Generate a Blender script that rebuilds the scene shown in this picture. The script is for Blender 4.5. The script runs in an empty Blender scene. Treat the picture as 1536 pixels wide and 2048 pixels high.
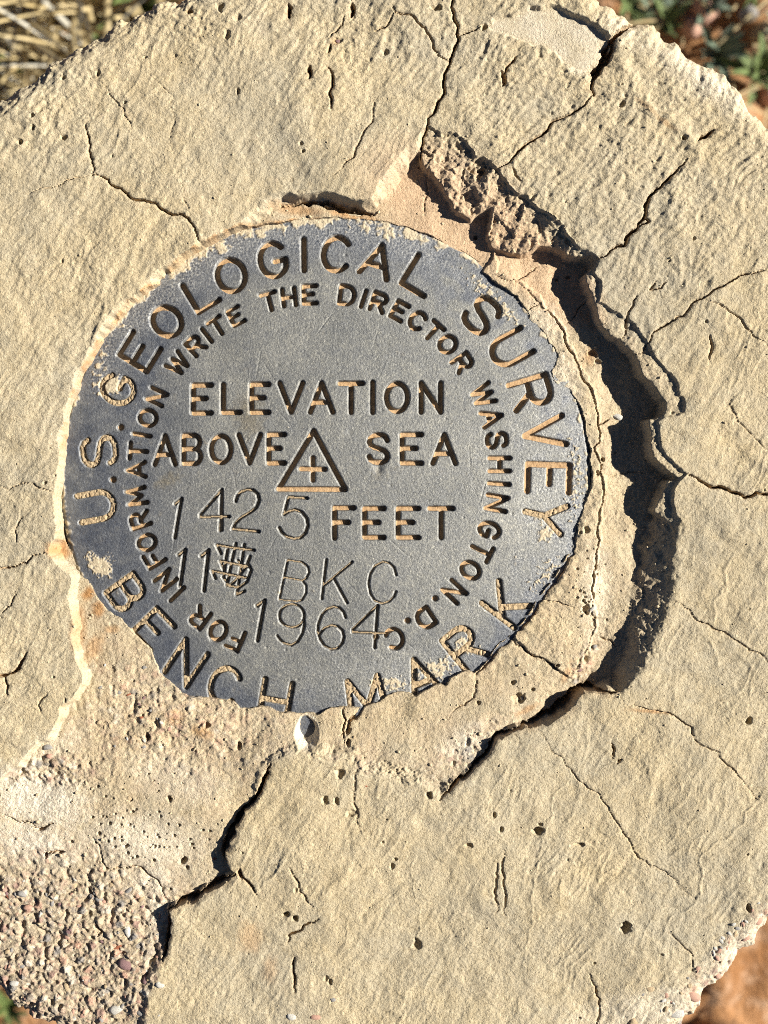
import bpy, math, random
import numpy as np
from mathutils import Vector

# ------------------------------------------------------------------ camera, world, sun
S = 0.085e-3            # metres per plan unit (1058 units = the 90 mm disc)
H = 0.18                # top of the post above the ground
D = 0.16                # camera above the post
DU = D / S
scene = bpy.context.scene
COL = scene.collection

cam = bpy.data.cameras.new('camera')
cam_o = bpy.data.objects.new('camera', cam)
COL.objects.link(cam_o)
cam_o.location = (0, 0, H + D)
cam_o.rotation_euler = (0, 0, 0)
cam.sensor_width = 36
cam.lens = 36 * D / (2048 * S)
cam.clip_start = 0.004
cam.clip_end = 300
cam.dof.use_dof = True
cam.dof.focus_distance = D + 0.001
cam.dof.aperture_fstop = 15
scene.camera = cam_o

SUN_EL = math.radians(29)
SUN_AZ = math.radians(7)          # from +X towards +Y
sd = Vector((math.cos(SUN_EL) * math.cos(SUN_AZ), math.cos(SUN_EL) * math.sin(SUN_AZ), math.sin(SUN_EL)))
sun = bpy.data.lights.new('sun', 'SUN')
sun.energy = 5.0
sun.angle = math.radians(0.53)
sun.color = (1.0, 0.965, 0.89)
sun_o = bpy.data.objects.new('sun', sun)
COL.objects.link(sun_o)
sun_o.location = sd * 3
sun_o.rotation_euler = sd.to_track_quat('Z', 'Y').to_euler()

world = bpy.data.worlds.new('World')
scene.world = world
world.use_nodes = True
wn = world.node_tree
sky = wn.nodes.new('ShaderNodeTexSky')
sky.sky_type = 'NISHITA'
sky.sun_disc = False
sky.altitude = 1500
sky.air_density = 0.3
sky.dust_density = 0.2
sky.sun_elevation = SUN_EL
sky.sun_rotation = math.atan2(sd.x, sd.y)
bg = wn.nodes['Background']
bg.inputs['Strength'].default_value = 0.05
wn.links.new(sky.outputs[0], bg.inputs['Color'])

scene.view_settings.view_transform = 'Standard'
scene.view_settings.look = 'None'
scene.view_settings.gamma = 1
scene.view_settings.use_curve_mapping = False
scene.view_settings.exposure = 1.24
scene.cycles.use_denoising = False
scene.cycles.filter_width = 1.0

# ------------------------------------------------------------------ numeric helpers
F = np.float32
rng = np.random.default_rng(7)
random.seed(7)


def perlin(x, y, seed):
    r = np.random.default_rng(seed)
    ga = r.random(65536) * 2 * np.pi
    gx, gy = np.cos(ga).astype(F), np.sin(ga).astype(F)
    xi, yi = np.floor(x).astype(np.int32), np.floor(y).astype(np.int32)
    xf, yf = (x - xi).astype(F), (y - yi).astype(F)
    u = xf * xf * xf * (xf * (xf * 6 - 15) + 10)
    v = yf * yf * yf * (yf * (yf * 6 - 15) + 10)

    def g(ix, iy, fx, fy):
        h = ((ix * 374761 + iy * 668265 + (ix * iy) * 31) ^ (ix >> 3)) & 65535
        return gx[h] * fx + gy[h] * fy
    a = g(xi, yi, xf, yf)
    b = g(xi + 1, yi, xf - 1, yf)
    c = g(xi, yi + 1, xf, yf - 1)
    d = g(xi + 1, yi + 1, xf - 1, yf - 1)
    return (a + u * (b - a) + v * ((c + u * (d - c)) - (a + u * (b - a)))) * F(1.4)


def worley(x, y, seed):
    r = np.random.default_rng(seed)
    jx, jy, jr = (r.random(65536).astype(F) for _ in range(3))
    xi, yi = np.floor(x).astype(np.int32), np.floor(y).astype(np.int32)
    best = np.full(x.shape, 9, F)
    sec = np.full(x.shape, 9, F)
    cid = np.zeros(x.shape, F)
    for dx in (-1, 0, 1):
        for dy in (-1, 0, 1):
            ix, iy = xi + dx, yi + dy
            h = (ix * 73856 + iy * 19349 + ix * iy * 7) & 65535
            d = np.hypot(ix + jx[h] - x, iy + jy[h] - y).astype(F)
            m = d < best
            sec = np.where(m, best, np.minimum(sec, d))
            cid = np.where(m, jr[h], cid)
            best = np.where(m, d, best)
    return best, sec, cid


def ss(a, b, x):
    t = np.clip((x - a) / (b - a), 0, 1)
    return t * t * (3 - 2 * t)


def jag(pts, amp, seed, step=5.0, closed=False):
    """fracture line: midpoint displacement down to short segments"""
    r = np.random.default_rng(seed)
    P = [np.array(p[:2], float) for p in pts]
    if closed:
        P.append(P[0])
    out = [P[0]]

    def rec(a, b, k):
        d = b - a
        L = np.hypot(*d)
        if L < step or k > 7:
            out.append(b)
            return
        n = np.array([-d[1], d[0]]) / L
        m = (a + b) / 2 + n * r.normal() * min(L * 0.12, 9) * amp
        rec(a, m, k + 1)
        rec(m, b, k + 1)
    for a, b in zip(P[:-1], P[1:]):
        rec(a, b, 0)
    return np.array(out[:-1] if closed else out)


def sc(pts, z):
    """plan position of something seen at (x,y) that lies at height z"""
    k = 1 - z / DU
    return [(768 + (p[0] - 768) * k, 1024 + (p[1] - 1024) * k) + tuple(p[2:]) for p in pts]


class Grid:
    def __init__(self, xs, ys):
        self.xs, self.ys = xs.astype(F), ys.astype(F)
        self.X, self.Y = np.meshgrid(self.xs, self.ys)
        self.shape = self.X.shape

    def win(self, x0, x1, y0, y1):
        i0, i1 = np.searchsorted(self.xs, [x0, x1])
        j0, j1 = np.searchsorted(self.ys, [y0, y1])
        return slice(max(j0, 0), j1), slice(max(i0, 0), i1)

    def dist(self, pts, m, closed=False, out=None, par=None):
        """distance to a polyline, clamped to m; par gets the run along the line"""
        if out is None:
            out = np.full(self.shape, m, F)
        P = np.asarray(pts, float)
        if closed:
            P = np.vstack([P, P[:1]])
        L = 0.0
        for a, b in zip(P[:-1], P[1:]):
            d = b - a
            l2 = d @ d
            l = math.sqrt(l2)
            w = self.win(min(a[0], b[0]) - m, max(a[0], b[0]) + m, min(a[1], b[1]) - m, max(a[1], b[1]) + m)
            x, y = self.X[w], self.Y[w]
            if x.size:
                t = np.clip(((x - a[0]) * d[0] + (y - a[1]) * d[1]) / max(l2, 1e-9), 0, 1)
                q = np.hypot(x - a[0] - t * d[0], y - a[1] - t * d[1]).astype(F)
                if par is not None:
                    mm = q < out[w]
                    par[w] = np.where(mm, L + t * l, par[w])
                out[w] = np.minimum(out[w], q)
            L += l
        return out

    def inside(self, pts):
        P = np.asarray(pts, float)
        tog = np.zeros((self.shape[0], self.shape[1] + 1), np.int32)
        for a, b in zip(P, np.roll(P, -1, 0)):
            if a[1] == b[1]:
                continue
            if a[1] > b[1]:
                a, b = b, a
            j0, j1 = np.searchsorted(self.ys, [a[1], b[1]])
            if j1 <= j0:
                continue
            yy = self.ys[j0:j1]
            xx = a[0] + (yy - a[1]) * (b[0] - a[0]) / (b[1] - a[1])
            np.add.at(tog, (np.arange(j0, j1), np.searchsorted(self.xs, xx)), 1)
        return (np.cumsum(tog, 1)[:, :-1] & 1).astype(bool)

    def sdf(self, pts, m):
        d = self.dist(pts, m, True)
        return np.where(self.inside(pts), d, -d)


def idw(G, ctrl, power, coarse=24):
    """smooth field through control points, worked out on a coarse lattice"""
    C = np.array(ctrl, float)
    xs = np.linspace(G.xs[0], G.xs[-1], int((G.xs[-1] - G.xs[0]) / coarse) + 2)
    ys = np.linspace(G.ys[0], G.ys[-1], int((G.ys[-1] - G.ys[0]) / coarse) + 2)
    x, y = np.meshgrid(xs, ys)
    num = np.zeros(x.shape)
    den = np.zeros(x.shape)
    for cx, cy, v in C:
        w = ((x - cx) ** 2 + (y - cy) ** 2 + 300.0) ** (-power / 2) * 1e6
        num += w * v
        den += w
    f = num / den
    fx = np.clip((G.xs - xs[0]) / (xs[1] - xs[0]), 0, len(xs) - 1.001)
    fy = np.clip((G.ys - ys[0]) / (ys[1] - ys[0]), 0, len(ys) - 1.001)
    ix, iy = fx.astype(int), fy.astype(int)
    tx, ty = fx - ix, (fy - iy)[:, None]
    a = f[iy][:, ix] * (1 - tx) + f[iy][:, ix + 1] * tx
    b = f[iy + 1][:, ix] * (1 - tx) + f[iy + 1][:, ix + 1] * tx
    return (a * (1 - ty) + b * ty).astype(F)


def blob(G, cx, cy, rx, ry, ang=0.0):
    a = math.radians(ang)
    dx, dy = G.X - cx, G.Y - cy
    u = (dx * math.cos(a) + dy * math.sin(a)) / rx
    v = (-dx * math.sin(a) + dy * math.cos(a)) / ry
    return np.clip(1.25 - np.sqrt(u * u + v * v), 0, 1).astype(F)


# ------------------------------------------------------------------ scene helpers
def tag(o, label=None, cat=None, group=None, kind=None):
    if label:
        o['label'] = label
    if cat:
        o['category'] = cat
    if group:
        o['group'] = group
    if kind:
        o['kind'] = kind
    return o


def empty(name, loc=(0, 0, 0), **kw):
    o = bpy.data.objects.new(name, None)
    COL.objects.link(o)
    o.location = loc
    o.empty_display_size = 0.02
    return tag(o, **kw)


def make_mesh(name, co, quads, mat, parent=None, normals=None, cols=None, smooth=True):
    me = bpy.data.meshes.new(name)
    n, f = len(co), len(quads)
    k = quads.shape[1]
    me.vertices.add(n)
    me.vertices.foreach_set('co', np.ascontiguousarray(co, F).ravel())
    me.loops.add(f * k)
    me.loops.foreach_set('vertex_index', np.ascontiguousarray(quads, np.int32).ravel())
    me.polygons.add(f)
    me.polygons.foreach_set('loop_start', np.arange(0, f * k, k, dtype=np.int32))
    me.update(calc_edges=True)
    if smooth:
        me.polygons.foreach_set('use_smooth', np.ones(f, bool))
    for an, arr in (cols or {}).items():
        at = me.attributes.new(an, 'FLOAT_COLOR', 'POINT')
        at.data.foreach_set('color', np.ascontiguousarray(arr, F).ravel())
    if normals is not None:
        at = me.attributes.new('custom_normal', 'FLOAT_VECTOR', 'POINT')
        at.data.foreach_set('vector', np.ascontiguousarray(normals, F).ravel())
    me.materials.append(mat)
    o = bpy.data.objects.new(name, me)
    COL.objects.link(o)
    if parent:
        o.parent = parent
    return o


def to_world(x, y, z):
    return np.stack([(x - 768) * S, (1024 - y) * S, z * S + H], -1)


def grid_normals(G, Z):
    gy, gx = np.gradient(Z.astype(F), G.ys, G.xs)
    n = np.stack([-gx, gy, np.ones_like(gx)], -1)
    return n / np.linalg.norm(n, axis=-1, keepdims=True)


def cells_mesh(name, G, Z, mask, mat, parent, N, cols):
    """one part from the marked cells of the height field"""
    j, i = np.nonzero(mask)
    w = G.shape[1]
    a = j * w + i
    q = np.stack([a + w, a + w + 1, a + 1, a], 1)
    u, inv = np.unique(q.ravel(), return_inverse=True)
    co = to_world(G.X.ravel()[u], G.Y.ravel()[u], Z.ravel()[u])
    return make_mesh(name, co, inv.reshape(-1, 4), mat, parent, N.reshape(-1, 3)[u],
                     {k: v.reshape(-1, 4)[u] for k, v in cols.items()})


# ------------------------------------------------------------------ materials
class NT:
    def __init__(self, name):
        self.m = bpy.data.materials.new(name)
        self.m.use_nodes = True
        self.t = self.m.node_tree
        self.b = self.t.nodes['Principled BSDF']
        self.tc = self.t.nodes.new('ShaderNodeTexCoord').outputs['Object']

    def lk(self, a, b):
        self.t.links.new(a, b)

    def noise(self, scale, detail=3, rough=0.6, vec=None):
        n = self.t.nodes.new('ShaderNodeTexNoise')
        n.inputs['Scale'].default_value = scale
        n.inputs['Detail'].default_value = detail
        n.inputs['Roughness'].default_value = rough
        self.lk(vec or self.tc, n.inputs['Vector'])
        return n.outputs['Fac']

    def voro(self, scale):
        n = self.t.nodes.new('ShaderNodeTexVoronoi')
        n.inputs['Scale'].default_value = scale
        self.lk(self.tc, n.inputs['Vector'])
        return n

    def ramp(self, fac, stops):
        n = self.t.nodes.new('ShaderNodeValToRGB')
        e = n.color_ramp.elements
        while len(e) < len(stops):
            e.new(0.5)
        for k, (p, c) in enumerate(stops):
            e[k].position = p
            e[k].color = (c, c, c, 1) if not isinstance(c, tuple) else c + (1,)
        self.lk(fac, n.inputs[0])
        return n.outputs[0]

    def mix(self, fac, a, b, mode='MIX'):
        n = self.t.nodes.new('ShaderNodeMix')
        n.data_type = 'RGBA'
        n.blend_type = mode
        for v, s in ((fac, n.inputs[0]), (a, n.inputs[6]), (b, n.inputs[7])):
            if isinstance(v, (int, float)):
                s.default_value = v
            elif isinstance(v, tuple):
                s.default_value = v + (1,)
            else:
                self.lk(v, s)
        return n.outputs[2]

    def math(self, op, a, b=0.0):
        n = self.t.nodes.new('ShaderNodeMath')
        n.operation = op
        for v, s in ((a, n.inputs[0]), (b, n.inputs[1])):
            if isinstance(v, (int, float)):
                s.default_value = v
            else:
                self.lk(v, s)
        return n.outputs[0]

    def attr(self, name):
        n = self.t.nodes.new('ShaderNodeAttribute')
        n.attribute_name = name
        sp = self.t.nodes.new('ShaderNodeSeparateColor')
        self.lk(n.outputs['Color'], sp.inputs[0])
        return n.outputs['Color'], sp.outputs[0], sp.outputs[1], sp.outputs[2], n.outputs['Alpha']

    def bump(self, h, dist, strength=1.0, prev=None):
        n = self.t.nodes.new('ShaderNodeBump')
        n.inputs['Distance'].default_value = dist
        n.inputs['Strength'].default_value = strength
        self.lk(h, n.inputs['Height'])
        if prev:
            self.lk(prev, n.inputs['Normal'])
        return n.outputs[0]

    def out(self, col, rough=0.9, normal=None, spec=0.25, metal=0.0):
        b = self.b
        if isinstance(col, tuple):
            b.inputs['Base Color'].default_value = col + (1,)
        else:
            self.lk(col, b.inputs['Base Color'])
        if isinstance(rough, float):
            b.inputs['Roughness'].default_value = rough
        else:
            self.lk(rough, b.inputs['Roughness'])
        b.inputs['Specular IOR Level'].default_value = spec
        b.inputs['Metallic'].default_value = metal
        if normal:
            self.lk(normal, b.inputs['Normal'])
        return self.m


def mat_concrete():
    t = NT('weathered_cement')
    _, pink, white, rust, dirt = t.attr('stain')
    gcol, _, _, _, gw = t.attr('grain')
    base = t.mix(t.ramp(t.noise(120, 4, 0.65), [(0.33, 0.0), (0.68, 1.0)]), (0.445, 0.355, 0.212), (0.42, 0.358, 0.245))
    base = t.mix(t.ramp(t.noise(420, 3, 0.6), [(0.35, 0.0), (0.7, 1.0)]), base, (0.485, 0.395, 0.25))
    base = t.mix(t.ramp(t.noise(38, 5, 0.7), [(0.42, 0.0), (0.66, 0.75)]), base, (0.35, 0.312, 0.235))
    base = t.mix(t.ramp(t.noise(75, 5, 0.7), [(0.52, 0.0), (0.72, 0.6)]), base, (0.52, 0.42, 0.26))
    base = t.mix(pink, base, (0.50, 0.35, 0.22))
    base = t.mix(white, base, (0.66, 0.585, 0.46))
    base = t.mix(dirt, base, (0.36, 0.30, 0.215))
    base = t.mix(rust, base, (0.40, 0.205, 0.075))
    base = t.mix(gw, base, gcol)
    # sand grains in the mortar, dark and light
    sp = t.ramp(t.noise(4200, 2, 0.7), [(0.30, (0.55, 0.50, 0.45)), (0.44, (0.98, 0.97, 0.95)), (0.62, (1.0, 1.0, 1.0)), (0.75, (1.28, 1.26, 1.22))])
    base = t.mix(1.0, base, sp, 'MULTIPLY')
    sp = t.ramp(t.noise(1700, 3, 0.7), [(0.30, (0.66, 0.63, 0.58)), (0.42, (0.97, 0.96, 0.94)), (0.6, (1.02, 1.02, 1.02)), (0.72, (1.25, 1.25, 1.23))])
    base = t.mix(1.0, base, sp, 'MULTIPLY')
    n = t.bump(t.noise(1500, 4, 0.75), 0.00034, 0.85)
    n = t.bump(t.noise(5200, 3, 0.7), 0.00010, 0.9, n)
    return t.out(base, 0.92, n, 0.2)


def mat_disc():
    t = NT('weathered_bronze')
    _, dust, wear_glint, blue, stain = t.attr('patina')
    _, groove_shade, _, _, _ = t.attr('groove')
    c = t.mix(t.ramp(t.noise(70, 4, 0.65), [(0.34, 0.0), (0.66, 1.0)]), (0.165, 0.163, 0.150), (0.240, 0.232, 0.205))
    c = t.mix(t.ramp(t.noise(260, 4, 0.7), [(0.40, 0.0), (0.68, 0.55)]), c, (0.125, 0.128, 0.130))
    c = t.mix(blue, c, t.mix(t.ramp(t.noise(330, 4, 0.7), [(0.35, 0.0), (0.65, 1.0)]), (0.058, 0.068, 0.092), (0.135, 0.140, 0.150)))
    c = t.mix(stain, c, (0.17, 0.14, 0.09))
    c = t.mix(groove_shade, c, (0.030, 0.027, 0.023))  # shade inside the grooves painted near-black, together with tarnish
    c = t.mix(wear_glint, c, (0.42, 0.41, 0.38))  # painted glint and wear on groove rims, plus pale dust haze
    sp = t.ramp(t.noise(5200, 3, 0.75), [(0.28, (0.38, 0.39, 0.42)), (0.45, (0.92, 0.92, 0.94)), (0.6, (1.15, 1.14, 1.1)), (0.75, (2.0, 1.95, 1.8))])
    c = t.mix(1.0, c, sp, 'MULTIPLY')
    sp = t.ramp(t.noise(1900, 3, 0.75), [(0.27, (0.55, 0.56, 0.60)), (0.42, (0.9, 0.91, 0.93)), (0.57, (1.06, 1.05, 1.02)), (0.72, (1.5, 1.47, 1.38))])
    c = t.mix(1.0, c, sp, 'MULTIPLY')
    c = t.mix(dust, c, (0.47, 0.385, 0.255))
    n = t.bump(t.noise(2400, 4, 0.8), 0.00016, 0.9)
    n = t.bump(t.noise(700, 3, 0.6), 0.00010, 0.5, n)
    r = t.mix(dust, t.ramp(t.noise(300, 4, 0.6), [(0.3, 0.42), (0.7, 0.58)]), (0.92, 0.92, 0.92))
    m = t.out(c, r, n, 0.5)
    t.lk(t.math('MULTIPLY', t.math('SUBTRACT', 1.0, dust), 0.3), t.b.inputs['Metallic'])
    return m


def mat_fill(name, a, b, dark):
    t = NT(name)
    c = t.mix(t.ramp(t.noise(900, 4, 0.65), [(0.35, 0.0), (0.65, 1.0)]), a, b)
    c = t.mix(t.ramp(t.noise(2600, 2, 0.6), [(0.60, 0.0), (0.72, 0.75)]), c, dark)
    n = t.bump(t.noise(2600, 4, 0.7), 0.00018, 0.9)
    return t.out(c, 0.92, n, 0.15)


def mat_simple(name, a, b, scale, bscale, bdist, rough=0.8, spec=0.3, trans=0.0):
    t = NT(name)
    c = t.mix(t.ramp(t.noise(scale, 4, 0.65), [(0.33, 0.0), (0.67, 1.0)]), a, b)
    n = t.bump(t.noise(bscale, 4, 0.7), bdist, 0.8)
    m = t.out(c, rough, n, spec)
    if trans:
        t.b.inputs['Transmission Weight'].default_value = trans
    return m


def mat_soil():
    t = NT('red_soil')
    c = t.mix(t.ramp(t.noise(28, 5, 0.7), [(0.33, 0.0), (0.66, 1.0)]), (0.25, 0.115, 0.045), (0.42, 0.225, 0.105))
    c = t.mix(t.ramp(t.noise(150, 4, 0.7), [(0.48, 0.0), (0.64, 0.8)]), c, (0.42, 0.27, 0.17))
    c = t.mix(t.ramp(t.noise(60, 4, 0.7), [(0.56, 0.0), (0.66, 0.8)]), c, (0.10, 0.055, 0.03))
    n = t.bump(t.noise(220, 5, 0.7), 0.004, 0.9)
    return t.out(c, 0.95, n, 0.1)


M_CON = mat_concrete()
M_DISC = mat_disc()
M_DEEP = mat_fill('dirt_in_letters', (0.36, 0.22, 0.11), (0.45, 0.30, 0.165), (0.20, 0.115, 0.055))
M_FULL = mat_fill('cement_in_letters', (0.36, 0.255, 0.145), (0.44, 0.335, 0.205), (0.15, 0.10, 0.06))
M_THIN = mat_fill('dust_in_digits', (0.30, 0.215, 0.125), (0.36, 0.27, 0.165), (0.2, 0.14, 0.08))
M_SIDE = mat_simple('cast_cement', (0.40, 0.32, 0.20), (0.50, 0.40, 0.26), 60, 900, 0.0008, 0.92, 0.2)
M_SOIL = mat_soil()
M_STONES = [
    mat_simple('pink_stone', (0.42, 0.22, 0.15), (0.52, 0.33, 0.24), 300, 1500, 0.0002, 0.7, 0.35),
    mat_simple('white_quartz', (0.56, 0.52, 0.44), (0.68, 0.64, 0.56), 250, 1500, 0.0002, 0.45, 0.5, 0.15),
    mat_simple('grey_stone', (0.20, 0.19, 0.18), (0.34, 0.31, 0.27), 300, 1500, 0.0002, 0.7, 0.35),
    mat_simple('tan_stone', (0.38, 0.27, 0.15), (0.52, 0.40, 0.25), 300, 1500, 0.0002, 0.8, 0.3),
    mat_simple('purple_stone', (0.17, 0.09, 0.085), (0.30, 0.18, 0.17), 300, 1500, 0.0002, 0.65, 0.4),
    mat_simple('red_stone', (0.25, 0.07, 0.035), (0.38, 0.14, 0.07), 300, 1500, 0.0002, 0.75, 0.3),
]
M_STRAW = mat_simple('dry_straw', (0.36, 0.27, 0.12), (0.52, 0.42, 0.24), 30, 300, 0.0002, 0.7, 0.3)
M_GREYSTRAW = mat_simple('weathered_straw', (0.30, 0.28, 0.22), (0.46, 0.43, 0.36), 30, 300, 0.0002, 0.8, 0.2)
M_LEAF = mat_simple('green_leaf', (0.06, 0.10, 0.02), (0.15, 0.19, 0.05), 60, 400, 0.0003, 0.55, 0.4)
M_GLAUC = mat_simple('glaucous_leaf', (0.08, 0.12, 0.075), (0.17, 0.21, 0.14), 60, 400, 0.0003, 0.6, 0.35)

# ------------------------------------------------------------------ the post: plan lines
def r(off, k, pts):
    return [(off[0] + p[0] / k, off[1] + p[1] / k) + tuple(p[2:]) for p in pts]


OUT_VIS_TL = [(-60, 250), (0, 200), (47, 173), (93, 140), (133, 107), (167, 90), (213, 60), (267, 30), (327, 3), (400, -28)]
OUT_VIS_TR = [(1100, -32), (1191, 0), (1224, 17), (1264, 43), (1311, 50), (1324, 73), (1357, 87), (1377, 117), (1424, 133), (1451, 150),
              (1461, 167), (1484, 187), (1497, 217), (1524, 243), (1560, 280)]
OUT_VIS_BR = [(1580, 1780), (1536, 1835), (1501, 1896), (1467, 1923), (1457, 1943), (1434, 1969), (1404, 1983), (1404, 2003), (1387, 2023), (1364, 2048), (1320, 2085)]
OUT_VIS_BL = [(130, 2072), (83, 2048), (50, 2029), (20, 2013), (0, 1986), (-40, 1955)]


def arc_pts(p, q, n):
    c = np.array([740, 1080.0])
    a0, a1 = math.atan2(p[1] - c[1], p[0] - c[0]), math.atan2(q[1] - c[1], q[0] - c[0])
    while a1 < a0:
        a1 += 2 * math.pi
    r0, r1 = math.hypot(p[0] - c[0], p[1] - c[1]), math.hypot(q[0] - c[0], q[1] - c[1])
    out = []
    for k in range(1, n):
        t = k / n
        a = a0 + (a1 - a0) * t
        rr = r0 + (r1 - r0) * t + 12 * math.sin(9 * a)
        out.append((c[0] + rr * math.cos(a), c[1] + rr * math.sin(a)))
    return out


outline = OUT_VIS_TL + arc_pts(OUT_VIS_TL[-1], OUT_VIS_TR[0], 10) + OUT_VIS_TR + arc_pts(OUT_VIS_TR[-1], OUT_VIS_BR[0], 24) \
    + OUT_VIS_BR + arc_pts(OUT_VIS_BR[-1], OUT_VIS_BL[0], 20) + OUT_VIS_BL + arc_pts(OUT_VIS_BL[-1], OUT_VIS_TL[0], 24)
outline = jag(sc(outline, -26), 0.8, 11, 6, True)

# lip of the broken-out recess
LIP_L = [(100, 1092), (113, 1062), (119, 990), (117, 900), (124, 850), (137, 790), (160, 730), (192, 664), (240, 603), (292, 560), (345, 516),
         (395, 482), (440, 464), (485, 440), (528, 402), (540, 388), (600, 388), (639, 383)]
LIP_T = [(690, 393), (742, 399), (770, 350), (799, 313), (840, 275), (852, 250)]
LIP_TM = [(860, 249), (882, 267), (909, 263), (935, 283), (952, 310), (979, 320), (997, 338), (1054, 393), (1091, 423), (1134, 467), (1157, 493), (1188, 508)]
LIP_R1 = [(1199, 515), (1190, 545), (1204, 578), (1200, 602), (1240, 622), (1272, 645), (1301, 692), (1324, 725), (1344, 745), (1357, 765), (1361, 789), (1371, 812), (1369, 826), (1354, 834), (1330, 836)]
LIP_R2 = [(1317, 845), (1321, 865), (1324, 895), (1344, 919), (1380, 945)]
LIP_R3 = [(1368, 955), (1354, 972), (1347, 1002), (1352, 1024), (1364, 1041), (1364, 1074), (1361, 1124), (1354, 1184), (1341, 1217), (1327, 1251),
          (1307, 1307), (1287, 1341), (1257, 1374), (1241, 1385), (1217, 1379), (1197, 1387), (1167, 1386), (1151, 1412), (1124, 1434), (1071, 1454),
          (1024, 1464), (983, 1490), (969, 1517), (940, 1545), (912, 1563), (882, 1599)]
LIP_B = [(840, 1570), (780, 1555), (700, 1530), (620, 1515), (570, 1512), (541, 1528)]
C1 = [(541, 1528), (526, 1560), (515, 1590), (482, 1630), (472, 1650), (448, 1690), (446, 1712), (458, 1735), (470, 1748), (448, 1762), (420, 1778),
      (390, 1798), (352, 1814), (334, 1824), (338, 1850), (336, 1872), (326, 1920)]
LIP_BL = C1[1:] + [(312, 1965), (300, 2040), (280, 2300), (-500, 2300), (-500, 1600), (-200, 1700), (0, 1556)]
SLAB = [(60, 1500), (110, 1450), (150, 1390), (164, 1370), (165, 1350), (150, 1310), (139, 1270), (134, 1195), (143, 1165), (138, 1148), (110, 1124), (96, 1108)]
lip = jag(LIP_L + LIP_T + LIP_TM + LIP_R1 + LIP_R2 + LIP_R3 + LIP_B + LIP_BL + SLAB, 0.6, 3, 5, True)

# visible edge of the disc: everything outside is cement
ZD = -27
DE = [(126, 1080), (121, 1030), (126, 960), (129, 900), (135, 850), (146, 800), (165, 755), (200, 690), (243, 632), (292, 586), (345, 540), (400, 500),
      (470, 464), (540, 446), (600, 438), (680, 434), (740, 438), (790, 448), (825, 456), (870, 474), (920, 505), (960, 540), (994, 566), (1010, 575), (1025, 587),
      (1035, 591), (1050, 614), (1060, 629), (1058, 637), (1087, 662), (1096, 681), (1110, 693), (1117, 708), (1113, 727), (1102, 743), (1108, 760),
      (1121, 772), (1140, 777), (1146, 789), (1165, 820), (1171, 840), (1172, 866), (1178, 885), (1184, 902), (1185, 943), (1183, 977), (1174, 997),
      (1165, 1027), (1153, 1052), (1147, 1079), (1143, 1108), (1134, 1110), (1121, 1137), (1088, 1182), (1068, 1210), (1037, 1253), (1020, 1272),
      (1001, 1285), (984, 1305), (980, 1318), (949, 1347), (937, 1341), (918, 1347), (901, 1355), (893, 1372), (882, 1368), (847, 1382), (832, 1393),
      (817, 1384), (775, 1390), (760, 1401), (729, 1409), (721, 1415), (679, 1413), (662, 1415), (633, 1430), (627, 1425), (583, 1424), (558, 1424),
      (519, 1413), (500, 1417), (479, 1416), (467, 1403), (433, 1397), (408, 1395), (377, 1393), (362, 1387), (319, 1347), (302, 1299), (269, 1270),
      (242, 1237), (212, 1220), (200, 1203), (180, 1165), (164, 1130), (143, 1107)]
disc_edge = jag(sc(DE, ZD), 0.4, 5, 4, True)

R6, RB, RR = (1024, 512), (1024, 1024), (1024, 1536)
# cracks: points, half width, depth, seed
CR = []


def crack(pts, w, dep=None, amp=0.9):
    CR.append((pts, w / 2 * (0.5 if w <= 4.6 else 0.66 if w <= 5 else 0.85), dep if dep else min(4 + 4 * w, 34), amp * 0.75))


crack([(55, 388), (115, 373), (140, 360), (175, 352), (188, 353)], 2.0, 5)
crack([(183, 350), (215, 358), (222, 370), (250, 385), (275, 401), (300, 405), (325, 420), (355, 430), (375, 436), (385, 450), (395, 475), (402, 487)], 4.2)
crack([(172, 245), (178, 280), (185, 320), (184, 352)], 2.4)
crack([(903, -60), (905, 0), (908, 25), (915, 60), (918, 75), (905, 105), (895, 135), (887, 165), (885, 190), (870, 220), (856, 243), (846, 285), (840, 322)], 5)
crack([(785, 8), (790, 25), (825, 32), (850, 55), (865, 80), (878, 110), (899, 121)], 2.6)
crack([(790, 26), (770, 55), (750, 60)], 2)
crack([(915, 68), (955, 55), (968, 48)], 1.6)
crack([(1300, 10), (1270, 42), (1250, 55), (1224, 80), (1219, 112), (1199, 140), (1184, 162), (1188, 190)], 11, 40)
crack([(1224, 82), (1216, 112), (1200, 134), (1185, 160)], 18, 40)
crack([(1188, 188), (1170, 210), (1150, 221), (1130, 232), (1105, 241), (1085, 268), (1060, 282), (1040, 300), (1024, 318), (998, 336)], 5)
crack([(1431, 257), (1410, 272), (1397, 280)], 6)
crack([(1374, 317), (1350, 345), (1334, 360), (1314, 377), (1297, 397), (1291, 423), (1288, 436), (1274, 457), (1254, 473), (1249, 491), (1224, 498), (1200, 515)], 5.2, 26)
crack([(1288, 436), (1297, 443), (1280, 452)], 5)
crack(r(R6, 3, [(745, 592), (830, 510), (950, 400), (1080, 290), (1150, 250), (1230, 195), (1330, 140), (1490, 90), (1600, 70)]), 2.6)
crack(r(R6, 3, [(1060, 1312), (1150, 1360), (1200, 1390), (1270, 1390), (1330, 1420), (1400, 1450), (1536, 1430), (1620, 1400)]), 5)
crack(r(R6, 3, [(1350, 820), (1300, 890), (1350, 990), (1450, 1080), (1530, 1160), (1600, 1190)]), 1.8, 4)
crack(r(R6, 3, [(1150, 260), (1280, 310), (1380, 390), (1530, 540)]), 2.2, 6)
crack(r(R6, 3, [(1185, 470), (1200, 540), (1180, 640)]), 3)
crack(r(R6, 3, [(870, 140), (830, 200), (900, 190), (935, 140)]), 3, 8)
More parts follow.
